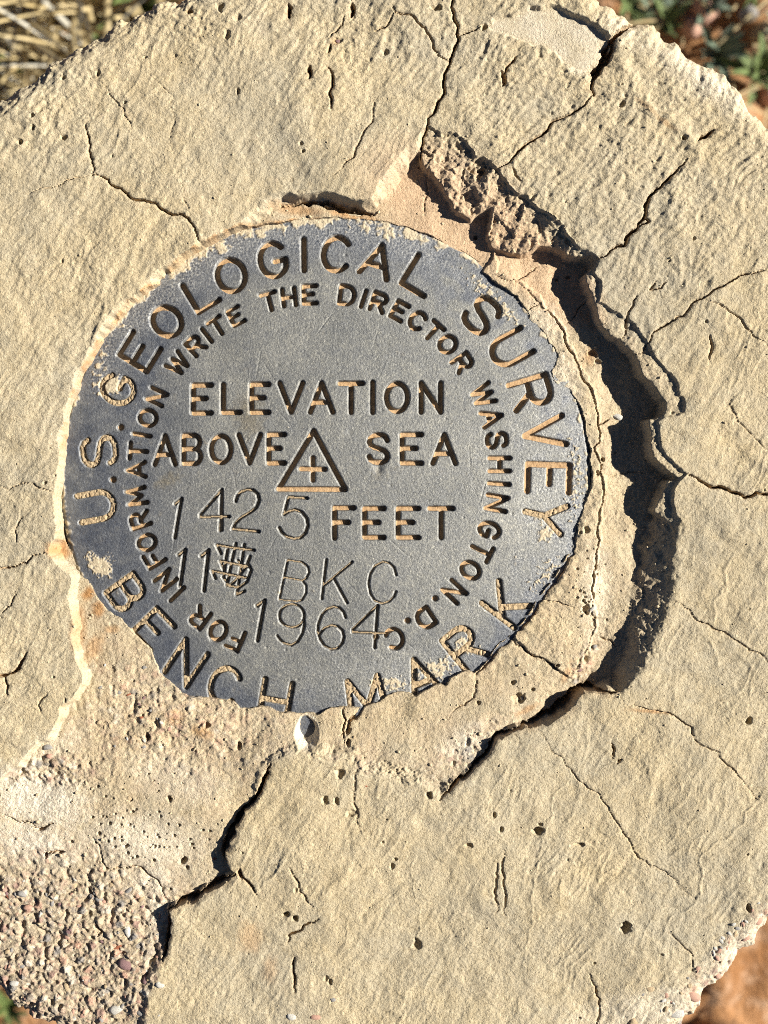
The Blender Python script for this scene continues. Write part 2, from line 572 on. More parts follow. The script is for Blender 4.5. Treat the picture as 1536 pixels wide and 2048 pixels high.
crack(r(R6, 3, [(750, 240), (700, 340), (690, 400), (670, 490)]), 4, 12)
crack(r(RB, 3, [(970, 530), (1070, 590), (1130, 660), (1210, 700), (1290, 730), (1390, 800), (1536, 900), (1600, 930)]), 1.8, 6)
crack(r(RB, 3, [(620, 1080), (700, 1170), (820, 1190), (950, 1210), (1010, 1250), (1100, 1370), (1240, 1440), (1310, 1530), (1400, 1636), (1470, 1726)]), 1.9, 6)
crack(r(RB, 3, [(140, 1300), (190, 1350), (250, 1450), (330, 1530), (360, 1556), (450, 1656), (580, 1776), (640, 1876), (720, 1996), (830, 2126), (1110, 2326)]), 1.7, 5)
crack(r(RR, 3, [(920, 980), (1000, 1040), (1080, 1120), (1100, 1250)]), 1.8, 5)
crack([(0, 972), (17, 980), (37, 969), (67, 967), (100, 982), (122, 992)], 1.8, 6)
crack([(-60, 1150), (0, 1137), (53, 1127), (63, 1112), (80, 1107), (96, 1109)], 2.6, 12)
crack([(53, 1305), (42, 1322), (30, 1341), (0, 1352), (-30, 1360)], 6, 16)
crack([(0, 1237), (20, 1211), (30, 1190), (27, 1180)], 2.4, 7)
crack([(6, 1352), (13, 1372), (15, 1392)], 4, 12)
crack([(85, 1430), (75, 1412), (95, 1385)], 2.2, 6)
crack([(32, 1085), (30, 1062), (40, 1040), (55, 1030)], 2.2, 5)
crack([(715, 1536), (707, 1586), (715, 1623), (720, 1663)], 2.4, 7)
crack([(579, 1733), (592, 1756), (599, 1783), (612, 1799), (626, 1812)], 3.2, 9)
crack([(636, 1838), (610, 1850), (590, 1866), (577, 1872), (575, 1890)], 4, 14)
crack([(589, 1915), (586, 1945), (590, 1985)], 4.6, 15)
crack([(994, 1725), (995, 1753), (989, 1786), (990, 1829)], 4.6, 7)
crack([(1008, 1700), (1003, 1740), (1009, 1779), (1010, 1830)], 4.4, 7)
crack([(659, 85), (656, 105)], 4)
crack([(655, 133), (664, 160), (665, 173), (659, 190), (662, 217)], 4.6)
crack([(745, 197), (745, 227), (735, 253), (712, 297), (692, 325), (670, 350)], 3.0, 7)
crack([(619, 130), (617, 158)], 6)
crack([(705, 2), (702, 30)], 6)
crack([(576, 6), (577, 36)], 7)
crack([(655, 75), (672, 60), (688, 30)], 3, 8)
crack([(197, 160), (230, 200), (247, 217), (255, 240), (263, 273)], 2.0, 4)
crack([(297, 130), (300, 150), (347, 193), (348, 233), (340, 273), (347, 330)], 1.0, 2.5)
crack([(363, 360), (368, 403), (380, 433)], 1.4, 3.5)
crack([(385, 355), (440, 385), (500, 402)], 0.9, 2)
crack([(1224, 1488), (1230, 1500), (1226, 1518)], 4, 11)
crack([(1244, 1520), (1236, 1528)], 5, 11)
crack([(1004, 150), (1020, 125), (1035, 108)], 5, 12)
crack([(1002, 140), (1006, 170)], 7, 14)
crack([(1024, 335), (1030, 350), (1040, 362)], 3.5, 10)
crack([(385, 25), (372, 22)], 9, 18)
crack([(1190, 2070), (1200, 2000), (1180, 1950)], 3, 8)
crack([(82, 1712), (105, 1708), (128, 1709)], 5, 12)
crack([(86, 1710), (86, 1722)], 6, 12)
crack([(0, 1636), (18, 1645), (60, 1655), (66, 1663)], 2, 7)
crack([(60, 1662), (85, 1660), (100, 1652)], 5, 12)
crack([(195, 1728), (210, 1745), (235, 1742), (280, 1743), (290, 1756), (312, 1768), (320, 1785), (330, 1812)], 2.4, 8)
crack([(180, 1680), (200, 1725), (215, 1748)], 2.0, 6)
crack([(170, 1780), (185, 1800), (180, 1812)], 3, 9)
crack([(185, 1850), (198, 1872), (190, 1880)], 5, 14)
crack([(470, 1748), (480, 1740), (490, 1760), (505, 1776), (512, 1790)], 5, 14)
crack([(480, 1738), (484, 1760)], 7, 18)
crack([(1024, 1271), (1057, 1307), (1091, 1321), (1111, 1334), (1141, 1357)], 3, 9)
crack([(950, 1345), (956, 1370), (950, 1400), (910, 1425), (900, 1440)], 2.2, 6)
crack([(690, 1414), (684, 1432), (690, 1445), (688, 1490)], 3.4, 10)
crack([(1058, 615), (1085, 600)], 1.5, 5)
crack([(1137, 640), (1160, 622), (1175, 600), (1195, 585)], 1.8, 6)
crack(r(R6, 3, [(190, 25), (110, 80), (30, 140)]), 2, 6)
crack(r(R6, 3, [(580, 1310), (720, 1300), (880, 1300)]), 1.6, 5)
crack(r(R6, 3, [(530, 1020), (590, 980), (620, 960)]), 3, 9)
crack([(856, 335), (858, 375), (850, 420)], 1.6, 5)
crack(r(RB, 3, [(160, 520), (300, 550), (420, 585)]), 1.6, 5)
crack(r(RB, 3, [(540, 760), (620, 785), (660, 830)]), 2.2, 7)
crack([(541, 1528), (526, 1560), (515, 1590), (498, 1612), (482, 1630)], 6.5, 40)
crack([(500, 1608), (482, 1630), (472, 1650), (458, 1672), (448, 1690), (446, 1712), (452, 1728)], 13, 46)
crack([(468, 1655), (450, 1688), (447, 1708)], 17, 46)
crack([(470, 1750), (448, 1762), (420, 1778), (390, 1798), (352, 1814), (334, 1824)], 12, 46)
crack([(336, 1818), (337, 1835), (338, 1850), (336, 1872), (330, 1900), (324, 1925)], 9, 40)
crack([(1236, 1383), (1200, 1384), (1170, 1380), (1140, 1408), (1112, 1432), (1071, 1450), (1030, 1460)], 13, 46)
crack([(1150, 1396), (1128, 1416), (1108, 1428)], 24, 46)
crack([(1050, 1457), (1024, 1464), (983, 1490), (968, 1517), (940, 1545), (912, 1563), (880, 1600)], 7.5, 40)
crack(sc([(1156, 1050), (1150, 1079), (1147, 1108), (1138, 1114), (1125, 1140), (1092, 1186), (1072, 1214), (1041, 1257), (1023, 1276), (1004, 1289), (987, 1310), (980, 1322), (952, 1350)], -27), 8, 24)
crack(sc([(760, 1404), (729, 1411), (700, 1440), (680, 1470)], -24), 6, 16)
crack([(560, 404), (590, 399), (640, 396), (690, 407), (720, 412), (748, 420)], 9, 30)
crack([(640, 400), (690, 410), (740, 421)], 9, 34)
COLLAR_LINE = [(994, 545), (1030, 552), (1045, 560), (1061, 573), (1091, 609), (1108, 622), (1134, 655), (1140, 685), (1154, 702), (1164, 729), (1181, 762), (1197, 799), (1204, 845), (1207, 882), (1195, 892),
               (1207, 922), (1214, 975), (1207, 1022), (1201, 1057), (1199, 1107), (1194, 1157), (1191, 1211), (1197, 1257), (1184, 1297), (1147, 1357)]
crack(COLLAR_LINE, 3.4, 10)
RIDGE = [(r(RR, 3, [(1470, 190), (1390, 260), (1385, 330), (1280, 430), (1120, 535), (1136, 612), (1130, 760), (1100, 810), (950, 900), (920, 980), (860, 1000)]), 1.8, 1.5),
         (r(RR, 3, [(350, 20), (240, 250), (200, 390), (150, 600), (120, 750), (120, 950), (80, 1200)]), 1.5, 1.1),
         (r(RB, 3, [(1330, 240), (1290, 330), (1290, 440), (1210, 530), (1210, 690)]), 2.2, 1.3),
         (r(RB, 3, [(1190, 780), (1220, 850), (1240, 930)]), 2.2, 1.3),
         (r((512, 1536), 3, [(560, 570), (500, 660), (400, 770)]), 5, 2.0),
         (r((512, 1536), 3, [(0, 750), (50, 680), (95, 660), (180, 540)]), 2, 1.5),
         ([(1240, 130), (1290, 200), (1345, 240), (1380, 275), (1395, 300)], 9, 3.5),
         ([(1255, 1730), (1215, 1760), (1180, 1790)], 6, -2.0),
         (r((512, 1536), 3, [(950, 530), (945, 700), (975, 900), (950, 1040)]), 1.4, 1.0)]
PITS = [(612, 1473, 25, 32, 24), (607, 1447, 11, 12, 9), (1497, 1442, 6, 8, 14), (1251, 1856, 10, 14, 18), (1077, 1663, 11, 8, 16), (1160, 1690, 10, 4, 7), (1497, 1816, 6, 9, 14),
        (572, 1829, 6, 6, 16), (590, 1838, 6, 6, 16), (955, 463, 4.5, 4.5, 12), (363, 1729, 7, 8, 16), (1178, 1222, 9, 9, 12), (1197, 1135, 4, 4, 10),
        (1194, 1154, 4, 4, 10), (965, 340, 10, 7, 14), (1122, 548, 4, 4, 8), (1145, 543, 6, 4, 8), (875, 14, 11, 6, 12), (970, 52, 7, 6, 14), (1244, 206, 6, 6, 9),
        (1370, 275, 5, 6, 10), (833, 1891, 8, 14, 9), (650, 1600, 7, 9, 9), (674, 1602, 5, 8, 8), (703, 1626, 12, 7, 6), (680, 1547, 12, 10, 8), (290, 1478, 5, 9, 14),
        (475, 1497, 6, 8, 14), (410, 1455, 7, 6, 10), (336, 1600, 5, 5, 10), (195, 1671, 4, 4, 10), (370, 1743, 4, 4, 9), (380, 1695, 3, 3, 8), (345, 1676, 3, 3, 8),
        (1030, 1370, 6, 6, 8), (1043, 1402, 14, 12, 12), (1120, 1335, 5, 5, 9), (1070, 1385, 4, 4, 8), (960, 1410, 4, 4, 8), (1180, 1060, 6, 9, 8), (695, 1467, 5, 8, 12), (695, 1490, 4, 8, 12),
        (1214, 917, 5, 5, 9), (1203, 945, 5, 6, 9), (1195, 700, 10, 8, 9), (1205, 717, 6, 6, 8), (1080, 1650, 5, 4, 6), (130, 1400, 3, 6, 6), (790, 1718, 4, 3, 7), (937, 1690, 9, 5, 8),
        (1002, 1660, 5, 6, 10), (858, 1590, 7, 7, 12), (676, 80, 9, 7, 4), (602, 288, 5, 4, 6), (606, 302, 4, 4, 8), (770, 102, 8, 7, 6), (65, 232, 4, 6, 10), (67, 255, 4, 6, 9), (40, 285, 5, 6, 9), (127, 275, 7, 5, 8),
        (125, 155, 4, 5, 9), (195, 145, 4, 7, 9), (440, 15, 8, 12, 9), (475, 35, 8, 8, 6), (455, 70, 6, 9, 8)]

BLOCKS = [([(840, 300), (843, 322), (855, 338), (865, 347), (878, 362), (889, 378), (897, 392), (905, 399), (909, 415), (925, 424), (942, 435), (955, 425), (970, 419), (984, 415), (983, 440), (982, 459), (985, 489), (1005, 494), (1024, 502), (1044, 505), (1064, 497),
            (1107, 491), (1130, 502), (1157, 513), (1175, 512), (1210, 500), (1100, 380), (1000, 300), (880, 230)], 8, 0.13, 1.0),
          ([(1174, 552), (1181, 579), (1194, 609), (1197, 625), (1207, 649), (1225, 668), (1241, 675), (1258, 695), (1274, 710), (1281, 732), (1301, 759), (1317, 782), (1332, 802), (1334, 822), (1328, 834), (1390, 836), (1390, 700), (1200, 530)], 5.5, 0.03, 0.3),
          ([(1299, 844), (1303, 860), (1306, 879), (1304, 895), (1307, 912), (1325, 928), (1337, 939), (1347, 945), (1362, 955), (1400, 940), (1330, 838)], 6, 0.05, 0.3),
          ([(1338, 966), (1322, 1000), (1312, 1020), (1330, 1032), (1345, 1040), (1372, 1030), (1372, 960)], 8, 0.14, 0.4)]
# ------------------------------------------------------------------ the post: height field
fine_x = np.arange(-24, 1561, 2.0)
fine_y = np.arange(-24, 2073, 2.0)


def spread(a, b, n, p):
    t = np.linspace(0, 1, n + 1)[1:]
    return a + (b - a) * (t ** p)


gx = np.concatenate([spread(-24, -480, 60, 1.3)[::-1], fine_x, spread(fine_x[-1], 1960, 54, 1.3)])
gy = np.concatenate([spread(-24, -130, 22, 1.2)[::-1], fine_y, spread(fine_y[-1], 2290, 38, 1.2)])
G = Grid(gx, gy)
X, Y = G.X, G.Y
print('grid', G.shape)

dE = G.sdf(outline, 140)
dL = G.sdf(lip, 110)
dD = G.sdf(disc_edge, 40)

zf = idw(G, sc([(1165, 650, -38), (1120, 690, -38), (1160, 780, -37), (1190, 900, -36), (1190, 1000, -35), (1165, 1060, -34), (1120, 1180, -32), (1060, 1260, -31), (1160, 1180, -31), (1180, 960, -36), (1210, 700, -44), (1250, 760, -52), (1270, 850, -52), (1260, 920, -50), (1280, 980, -50), (1250, 1050, -44),
                (1240, 1130, -38), (1230, 1230, -38), (1215, 1300, -42), (1290, 1100, -52), (1190, 1360, -46), (1130, 1405, -40), (1060, 1440, -32), (850, 370, -36), (820, 420, -33), (900, 450, -36), (960, 480, -40), (1060, 540, -44),
                (1140, 560, -50), (1180, 620, -50), (1100, 600, -38), (1040, 570, -34), (1000, 550, -33), (860, 465, -32), (760, 440, -31), (690, 425, -32), (600, 425, -32), (640, 400, -28), (560, 425, -26), (300, 575, -40), (135, 900, -42), (120, 1060, -36), (200, 670, -42),
                (600, 1435, -27), (500, 1425, -28), (420, 1405, -29), (320, 1360, -29), (700, 1425, -26), (680, 1470, -18), (790, 1400, -26), (880, 1385, -25), (850, 1430, -19), (960, 1355, -25), (1020, 1290, -27), (1060, 1340, -23), (1110, 1320, -26), (1160, 1310, -32), (1000, 1430, -22), (950, 1480, -15),
                (885, 1595, -4), (860, 1560, -7), (800, 1540, -4), (700, 1515, -5), (600, 1500, -7), (545, 1522, -7), (480, 1640, -14), (440, 1720, -20), (400, 1770, -19), (330, 1830, -19), (325, 1900, -12), (312, 1970, -4),
                (200, 1400, -24), (180, 1320, -30), (300, 1500, -17), (420, 1450, -18), (150, 1600, -14), (100, 1700, -16), (100, 1900, -16), (0, 1800, -16), (200, 2000, -12), (60, 1580, -22), (150, 1200, -34), (120, 1110, -38), (215, 1250, -30), (260, 1290, -29), (330, 1430, -22), (250, 1640, -11), (400, 1600, -9)], -20), 4.0)
wf = idw(G, [(870, 285, 10), (930, 330, 10), (1000, 380, 10), (1090, 440, 10), (1140, 490, 10), (1190, 530, 10), (1200, 600, 10), (1250, 640, 10), (1290, 690, 10), (1330, 750, 10), (1350, 800, 10), (1340, 830, 9), (1322, 870, 10),
             (1350, 930, 12), (1345, 1000, 16), (1361, 1060, 72), (1361, 1110, 76), (1354, 1184, 84), (1325, 1260, 62), (1270, 1350, 44), (1232, 1382, 13), (1197, 1387, 8), (1150, 1410, 10), (1050, 1460, 9),
             (960, 1520, 9), (885, 1595, 14), (742, 399, 14), (770, 350, 26), (800, 313, 28), (840, 280, 14), (690, 395, 6), (630, 385, 6), (560, 390, 12), (480, 440, 16), (300, 560, 16), (160, 730, 11), (120, 900, 11), (113, 1060, 9),
             (140, 1200, 5), (164, 1360, 6), (100, 1455, 8), (20, 1540, 8), (541, 1528, 16), (480, 1640, 7), (448, 1700, 7), (400, 1790, 7), (335, 1850, 7), (315, 1960, 20), (700, 1530, 30), (600, 1510, 30), (800, 1560, 30)], 5.0)

# relief of the trowelled cement
cs, sn = math.cos(math.radians(62)), math.sin(math.radians(62))
U = X * cs - Y * sn
V = X * sn + Y * cs
warp = perlin(X / 90, Y / 90, 21) * 14
n_big = perlin(X / 260, Y / 260, 1) * 7 + perlin(X / 110, Y / 110, 2) * 2.6
n_mid = perlin(X / 34, Y / 34, 3) * 1.5
n_str = perlin((U + warp) / 70, (V + warp) / 13, 4)
n_str2 = perlin((X * 0.66 - Y * 0.75 + warp) / 40, (X * 0.75 + Y * 0.66 + warp) / 11, 14)
n_peb = perlin(X / 11, Y / 11, 5)
n_fin = perlin(X / 5.2, Y / 5.2, 6)
n_ff = perlin(X / 3.1, Y / 3.1, 8)
patch = np.clip(perlin(X / 170, Y / 170, 7) * 1.3 + 0.45, 0, 1)
# where the face is coarse: top left, upper right, the rim
coarse = np.clip(0.25 + 0.9 * blob(G, 1300, 330, 330, 300) + 0.75 * blob(G, 1090, 230, 200, 170) + 0.7 * blob(G, 720, 90, 420, 130) + 0.6 * blob(G, 100, 260, 200, 180) + 0.4 * blob(G, 200, 640, 200, 260) + 0.7 * ss(150, 30, dE)
                 - 0.35 * blob(G, 1350, 1250, 350, 420) - 0.2 * blob(G, 820, 1800, 350, 220), 0.12, 1.2).astype(F)
pock = np.clip(perlin(X / 17, Y / 9, 31) - 0.25, 0, 1) * 4.5
flake = np.clip(perlin((X + n_peb * 2) / 95, (Y + n_fin * 2) / 95, 33) * 7, -1, 1) * 0.9 + np.clip(perlin((X + warp) / 50, (Y - warp) / 50, 34) * 8, -1, 1) * 0.6
wrinkle = np.clip(1 - np.abs(perlin((U + warp) / 75, (V + warp) / 21, 35)) * 3.2, 0, 1) ** 2 * np.clip(perlin(X / 120, Y / 120, 36) * 2 + .05, 0, 1) * 1.15
wrinkle += np.clip(1 - np.abs(perlin((X * .35 - Y * .94 + warp) / 90, (X * .94 + Y * .35 + warp) / 26, 37)) * 3.4, 0, 1) ** 2 * np.clip(perlin(X / 150, Y / 150, 38) * 2 - .1, 0, 1) * 1.1
nick = np.clip(perlin(X / 4.4, Y / 4.4, 39) - .38, 0, 1) * 3.2
calm = 0.45 + 0.75 * ss(-.35, .45, perlin(X / 150, Y / 150, 40))
n_peb, n_fin, nick = n_peb * (0.6 + .4 * calm), n_fin * calm, nick * calm * .75
n_ff = n_ff * (.4 + .6 * calm)
top = n_big + flake + wrinkle - nick + n_mid * (0.62 + 0.6 * coarse) + n_str * (0.6 + 1.0 * coarse * patch) + n_str2 * (0.25 + 1.35 * coarse) + n_peb * (0.28 + 0.9 * coarse) + n_fin * (0.36 + 0.3 * coarse) + n_ff * 0.36 \
    - pock * np.clip(coarse - 0.3, 0, 1)
tilt = blob(G, 60, 1340, 140, 230)
top += -3 * tilt

# floor of the recess: smooth skin near the top, gritty lower left
smooth_floor = np.clip(blob(G, 900, 420, 190, 110, 30) * 1.6 + blob(G, 1110, 560, 120, 60, 45) * 1.6, 0, 1)
grit = np.clip(blob(G, 330, 1440, 260, 130, 15) * 0.62 + blob(G, 130, 1920, 330, 210, 12) * 1.5 + blob(G, 80, 1545, 130, 40) + blob(G, 950, 1500, 110, 40, -35) * 0.8 + blob(G, 1170, 1340, 26, 60, 30) + blob(G, 700, 1560, 60, 90) * 0.6, 0, 1)
inr = ss(-4, 6, dL)
grit *= np.clip(inr + 0.4 * ss(80, 10, dE), 0, 1)
grit = np.maximum(grit, 0.85 * ss(70, 18, dE) * (blob(G, 1450, 1950, 330, 260) > 0))
w1, w1b, id1 = worley(X / 8.5, Y / 8.5, 41)
w2, w2b, id2 = worley(X / 17.0, Y / 17.0, 42)
w3, _, id3 = worley((X + 3) / 4.6, (Y + 9) / 4.6, 43)
peb1 = np.clip(0.62 - w1, 0, 1) ** 0.6 * (id1 > 0.35)
peb2 = np.clip(0.58 - w2, 0, 1) ** 0.6 * (id2 > 0.62)
peb3 = np.clip(0.6 - w3, 0, 1) * (id3 > 0.4)
gritz = peb1 * 2.7 + peb2 * 5 + peb3 * 1.7 + perlin(X / 23, Y / 23, 44) * 3.6 + perlin(X / 9, Y / 9, 45) * 1.8 - np.clip(perlin(X / 15, Y / 15, 47) - .22, 0, 1) * 13 - 1.8
fl = zf - nick * (1 - .8 * smooth_floor) + perlin(X / 70, Y / 70, 9) * 2.4 + (n_mid * 0.8 + n_peb * 0.75 + n_fin * 0.6 + n_ff * 0.5) * (1 - 0.75 * smooth_floor) + n_str * 0.4 + gritz * grit
rim_bumps = ss(60, 10, dD * -1) * (dD < 0)
fl += perlin(X / 15, Y / 15, 46) * 2.2 * rim_bumps * (X > 980)
collar = [(650, 955)] + sc([(990, 500)] + COLLAR_LINE + [(1141, 1357), (1090, 1321), (1057, 1307), (1024, 1271), (900, 1100)], -26)
dC = G.sdf(jag(collar, 0.8, 15, 5, True), 14)
fl += 5.0 * ss(-2, 2.5, dC) * (dL > 0)

# broken faces between the lip and the floor
def boxblur(A, k):
    for ax_ in (0, 1):
        P = np.pad(A, [(k + 1, k) if a_ == ax_ else (0, 0) for a_ in (0, 1)], mode='edge').astype(np.float64).cumsum(ax_)
        n_ = A.shape[ax_]
        A = ((P[2 * k + 1:2 * k + 1 + n_] - P[:n_]) if ax_ == 0 else (P[:, 2 * k + 1:2 * k + 1 + n_] - P[:, :n_])) / (2 * k + 1)
    return A.astype(F)


dLs = dL + (boxblur(boxblur(dL, 4), 4) - dL) * np.clip((wf - 12) / 24, 0, 1) * ss(2, 14, dL)
soft = (X < 760) & (Y < 1570)
dLs = np.where(soft, boxblur(boxblur(dL, 2), 1), dLs)
s = np.clip(dLs / np.maximum(wf * (1 + perlin(X / 40, Y / 40, 51) * (0.2 + .4 * soft) + perlin(X / 13, Y / 13, 57) * (.12 + .25 * soft)), 3), 0, 1)
fA = np.interp(s, [0, 0.06, 0.26, 0.80, 0.92, 1], [0, 0.13, 0.19, 0.27, 0.9, 1]).astype(F)
fB = np.interp(s, [0, 0.1, 0.85, 1], [0, 0.08, 0.93, 1]).astype(F)
ledge = np.clip(blob(G, 1270, 700, 120, 180, -30) * 2.5 + blob(G, 1325, 900, 50, 90) * 2, 0, 1)
fC = np.interp(s, [0, 0.06, 0.78, 0.9, 1], [0, 0.14, 0.46, 0.92, 1]).astype(F)
rough_face = np.clip(blob(G, 970, 370, 170, 110, 35) * 3, 0, 1)
f = fB + (fA - fB) * ledge
f = f + (fC - f) * rough_face
def facets(sz, seed, tilt):
    a_ = worley((X + warp * .4) / sz, (Y + warp * .3) / sz, seed)[2]
    h_ = (a_ * 57.31) % 1.0 - .5
    tx_ = (a_ * 913.7) % 1.0 - .5
    ty_ = (a_ * 311.9) % 1.0 - .5
    lx, ly = (X / sz) % 1.0 - .5, (Y / sz) % 1.0 - .5
    return (h_ * 2 + (tx_ * np.sin(X / sz * 2.1) + ty_ * np.sin(Y / sz * 2.3)) * tilt).astype(F)


face = np.clip(np.minimum(s * 6, (1 - s) * 6), 0, 1) * (s < 1)
faceamp = np.clip((wf - 16) / 40, 0, 1)
faz = (perlin(X / 30, Y / 30, 52) * (8 + 8 * rough_face) + perlin(X / 11, Y / 11, 53) * (3.2 + 2 * rough_face) + n_fin * 1.2 + n_ff * .8) * face * faceamp * (1 - 0.72 * ledge)
faz += (facets(30, 58, 1.2) * (3.0 + 5.5 * rough_face) + facets(13, 59, 1.2) * (1.3 + 1.6 * rough_face)) * face * faceamp * (1 - 0.6 * ledge)
faz += np.clip(np.minimum(s * 5, (1 - s) * 5), 0, 1) * (s < 1) * (n_peb * 1.5 + n_fin * 1.1 + n_ff * .6 + perlin(X / 20, Y / 20, 55) * 1.5)
faz *= 1 - 0.6 * np.clip(blob(G, 1320, 1220, 90, 280) * 2, 0, 1)
f = np.where((X < 560) & (Y < 1110), np.interp(s, [0, .3, .7, 1], [0, .12, .5, 1]), f).astype(F)
Z = np.where(dL > 0, top + (fl - top) * f + faz, top)
blockm = np.zeros(G.shape, F)
for k, (pts, drop, slope, rgh) in enumerate(BLOCKS):
    dB = G.sdf(jag(sc(pts, -14), 0.7, 31 + k, 5, True), 30) + (3 if k == 0 else 6)
    zb = top - drop * ss(0, 5, dL) - slope * np.clip(dLs, 0, 90) - 1.6 * ss(7, 0, dB) + rgh * (perlin(X / 34, Y / 34, 52) * 6 + facets(34, 58, 1.2) * 3.2 + facets(14, 59, 1.2) * 1.6 + perlin(X / 9, Y / 9, 56) * 1.8) + n_fin * .7 * rgh
    wgt = ss(-2.5, 1.5, dB) * (dL > 0)
    Z = Z + (np.maximum(zb, Z) - Z) * wgt
    blockm = np.maximum(blockm, wgt)
# chipped lip
Z -= np.exp(-(dL / 3.0) ** 2) * np.clip(perlin(X / 14, Y / 14, 54), 0, 1) * 3 * (dL < 3) * (0.4 + 0.6 * (wf > 13))

# smooth pale spall near the top right edge
WP = [(968, 46), (995, 31), (1030, 26), (1060, 10), (1085, 14), (1140, 25), (1170, 36), (1208, 62), (1224, 82), (1212, 120), (1188, 165), (1178, 163), (1150, 150), (1124, 123), (1084, 90), (1024, 72), (985, 60)]
dW = G.sdf(jag(WP, 0.7, 17, 6, True), 60)
wsp = ss(-1, 5, dW) * np.where(Y > 60 + (X - 980) * 0.42, ss(0, 34, dW), 1)
Zw = -9 + (X - 1060) * -0.015 + perlin(X / 60, Y / 60, 61) * 1.5 + n_fin * 0.18 + n_big
Z = Z * (1 - wsp) + Zw * wsp

Z += np.exp(-(((X - 1300) * 0.62 + (Y - 190) * -0.78) / 8) ** 2) * 0
# cracks
crk = np.zeros(G.shape, F)
for k, (pts, hw, dep, amp) in enumerate(CR):
    m = max(hw * 2.2 + 3, 6)
    d = np.full(G.shape, m, F)
    par = np.zeros(G.shape, F)
    pl = jag(pts, amp, 100 + k, 5)
    bb = pl.min(0) - 12, pl.max(0) + 12
    w = G.win(bb[0][0], bb[1][0], bb[0][1], bb[1][1])
    d, par = d[w], par[w]
    sub = Grid.__new__(Grid)
    sub.xs, sub.ys, sub.X, sub.Y, sub.shape = G.xs[w[1]], G.ys[w[0]], X[w], Y[w], d.shape
    if d.size == 0:
        continue
    sub.dist(pl, m, out=d, par=par)
    Lt = np.hypot(*np.diff(pl, axis=0).T).sum()
    tap = np.clip(np.minimum(par, Lt - par) / max(0.25 * Lt, 4), 0.12, 1)
    ww = hw * tap * (0.85 + 0.75 * perlin(par / 17, np.full(par.shape, k * 3.7, F), 200 + k)) + 0.25
    prof = np.clip((ww + 0.8 - d) / 1.5, 0, 1)
    prof = np.maximum(prof * prof * (3 - 2 * prof), 0.12 * np.clip(1 - d / m, 0, 1))
    crk[w] = np.maximum(crk[w], prof * dep * (0.45 + 0.55 * tap))
Z -= crk
for k, (pts, hw, h) in enumerate(RIDGE):
    d = G.dist(jag(pts, 0.8, 300 + k, 5), hw * 4 + 4)
    Z += 1.05 * h * np.exp(-(d / (hw * 1.3)) ** 2) * (d < hw * 4)
# pits
pr = np.random.default_rng(77)
plist = [p + (1,) for p in PITS]
for _ in range(90):
    px, py = pr.uniform(-20, 1556), pr.uniform(-20, 2068)
    rr = pr.choice([2, 2.5, 3, 4, 5], p=[.45, .3, .17, .06, .02])
    plist.append((px, py, rr * pr.uniform(.7, 1.4), rr * pr.uniform(.8, 1.8), rr * pr.uniform(.8, 2.2), 0))
for _ in range(90):      # air bubbles in the mortar below the disc
    cx, cy, sx, sy = [(360, 1690, 60, 60), (240, 1690, 90, 60), (1180, 1180, 18, 90), (250, 1620, 120, 70)][pr.integers(4)]
    rr = pr.uniform(1.4, 3.4)
    plist.append((pr.normal(cx, sx * .6), pr.normal(cy, sy * .6), rr, rr, rr * 2.6, 0))
for px, py, rx, ry, dep, big in plist:
    w = G.win(px - rx * 1.6, px + rx * 1.6, py - ry * 1.6, py + ry * 1.6)
    if X[w].size == 0:
        continue
    nx = perlin(X[w] / 9, Y[w] / 9, 71) * 0.5
    q = ((X[w] - px) / rx) ** 2 + ((Y[w] - py) / ry) ** 2
    q = np.sqrt(q) + nx * (0 if abs(px - 610) < 5 else 1)
    Z[w] -= dep * (np.clip(1 - q * q, 0, 1) if abs(px - 610) < 5 else np.sqrt(np.clip(1 - q * q, 0, 1)) * ss(1.05, 0.8, q))
# rim of the post, crumbling
crumb = (peb1 * 4 + peb2 * 6 + perlin(X / 30, Y / 30, 81) * 6 + perlin(X / 12, Y / 12, 82) * 3 - 3) * ss(46, 8, dE)
Z += crumb * (0.75 - 0.35 * ss(900, 1200, X) * ss(700, 500, Y))
Z -= 26 * np.clip(1 - dE / 46, 0, 1) ** 2 + ss(3, -6, dE) * 170
# cement ends at the disc
hole = ss(0.5, 3.2, dD)
Z = np.where(dD > -1, Z * (1 - hole) + np.minimum(Z, -95) * hole, Z)

# ------------------------------------------------------------------ the post: stains
nz1 = perlin(X / 40, Y / 40, 91)
nz2 = perlin(X / 14, Y / 14, 92)
nz3 = perlin(X / 6, Y / 6, 93)
pink = np.clip(0.22 * grit * (0.6 + .5 * nz1) + 0.75 * smooth_floor + 0.30 * ss(0, 30, dL) * (0.6 + 0.6 * nz1), 0, 1)
white = np.clip(0.75 * ss(-6, 12, dW) * (0.65 + 0.5 * nz1), 0, 1)
for (bx, by, rx, ry, a, k) in [(60, 1600, 130, 70, 15, 1.1), (60, 1690, 110, 55, 10, .9), (270, 1690, 150, 70, 5, .6), (300, 1770, 50, 50, 0, .8), (310, 1840, 34, 70, 0, .9), (345, 1560, 120, 50, 20, .4), (100, 1500, 90, 40, -30, .4), (1470, 1920, 130, 50, -45, .55),
                               (1300, 2020, 180, 50, -10, .55), (930, 1490, 60, 40, -30, .6), (1200, 1180, 40, 110, 0, .5), (1240, 60, 60, 40, 30, .4), (1400, 150, 160, 40, 35, .5), (1135, 760, 40, 90, -15, .45), (1090, 640, 60, 50, 40, .4)]:
    white = np.maximum(white, k * np.clip(blob(G, bx, by, rx, ry, a) * 1.2 + nz2 * 0.35 - 0.15, 0, 1))
bub = blob(G, 612, 1468, 26, 36)
white = np.maximum(white, 0.95 * np.clip(bub * 3 - .5, 0, 1))
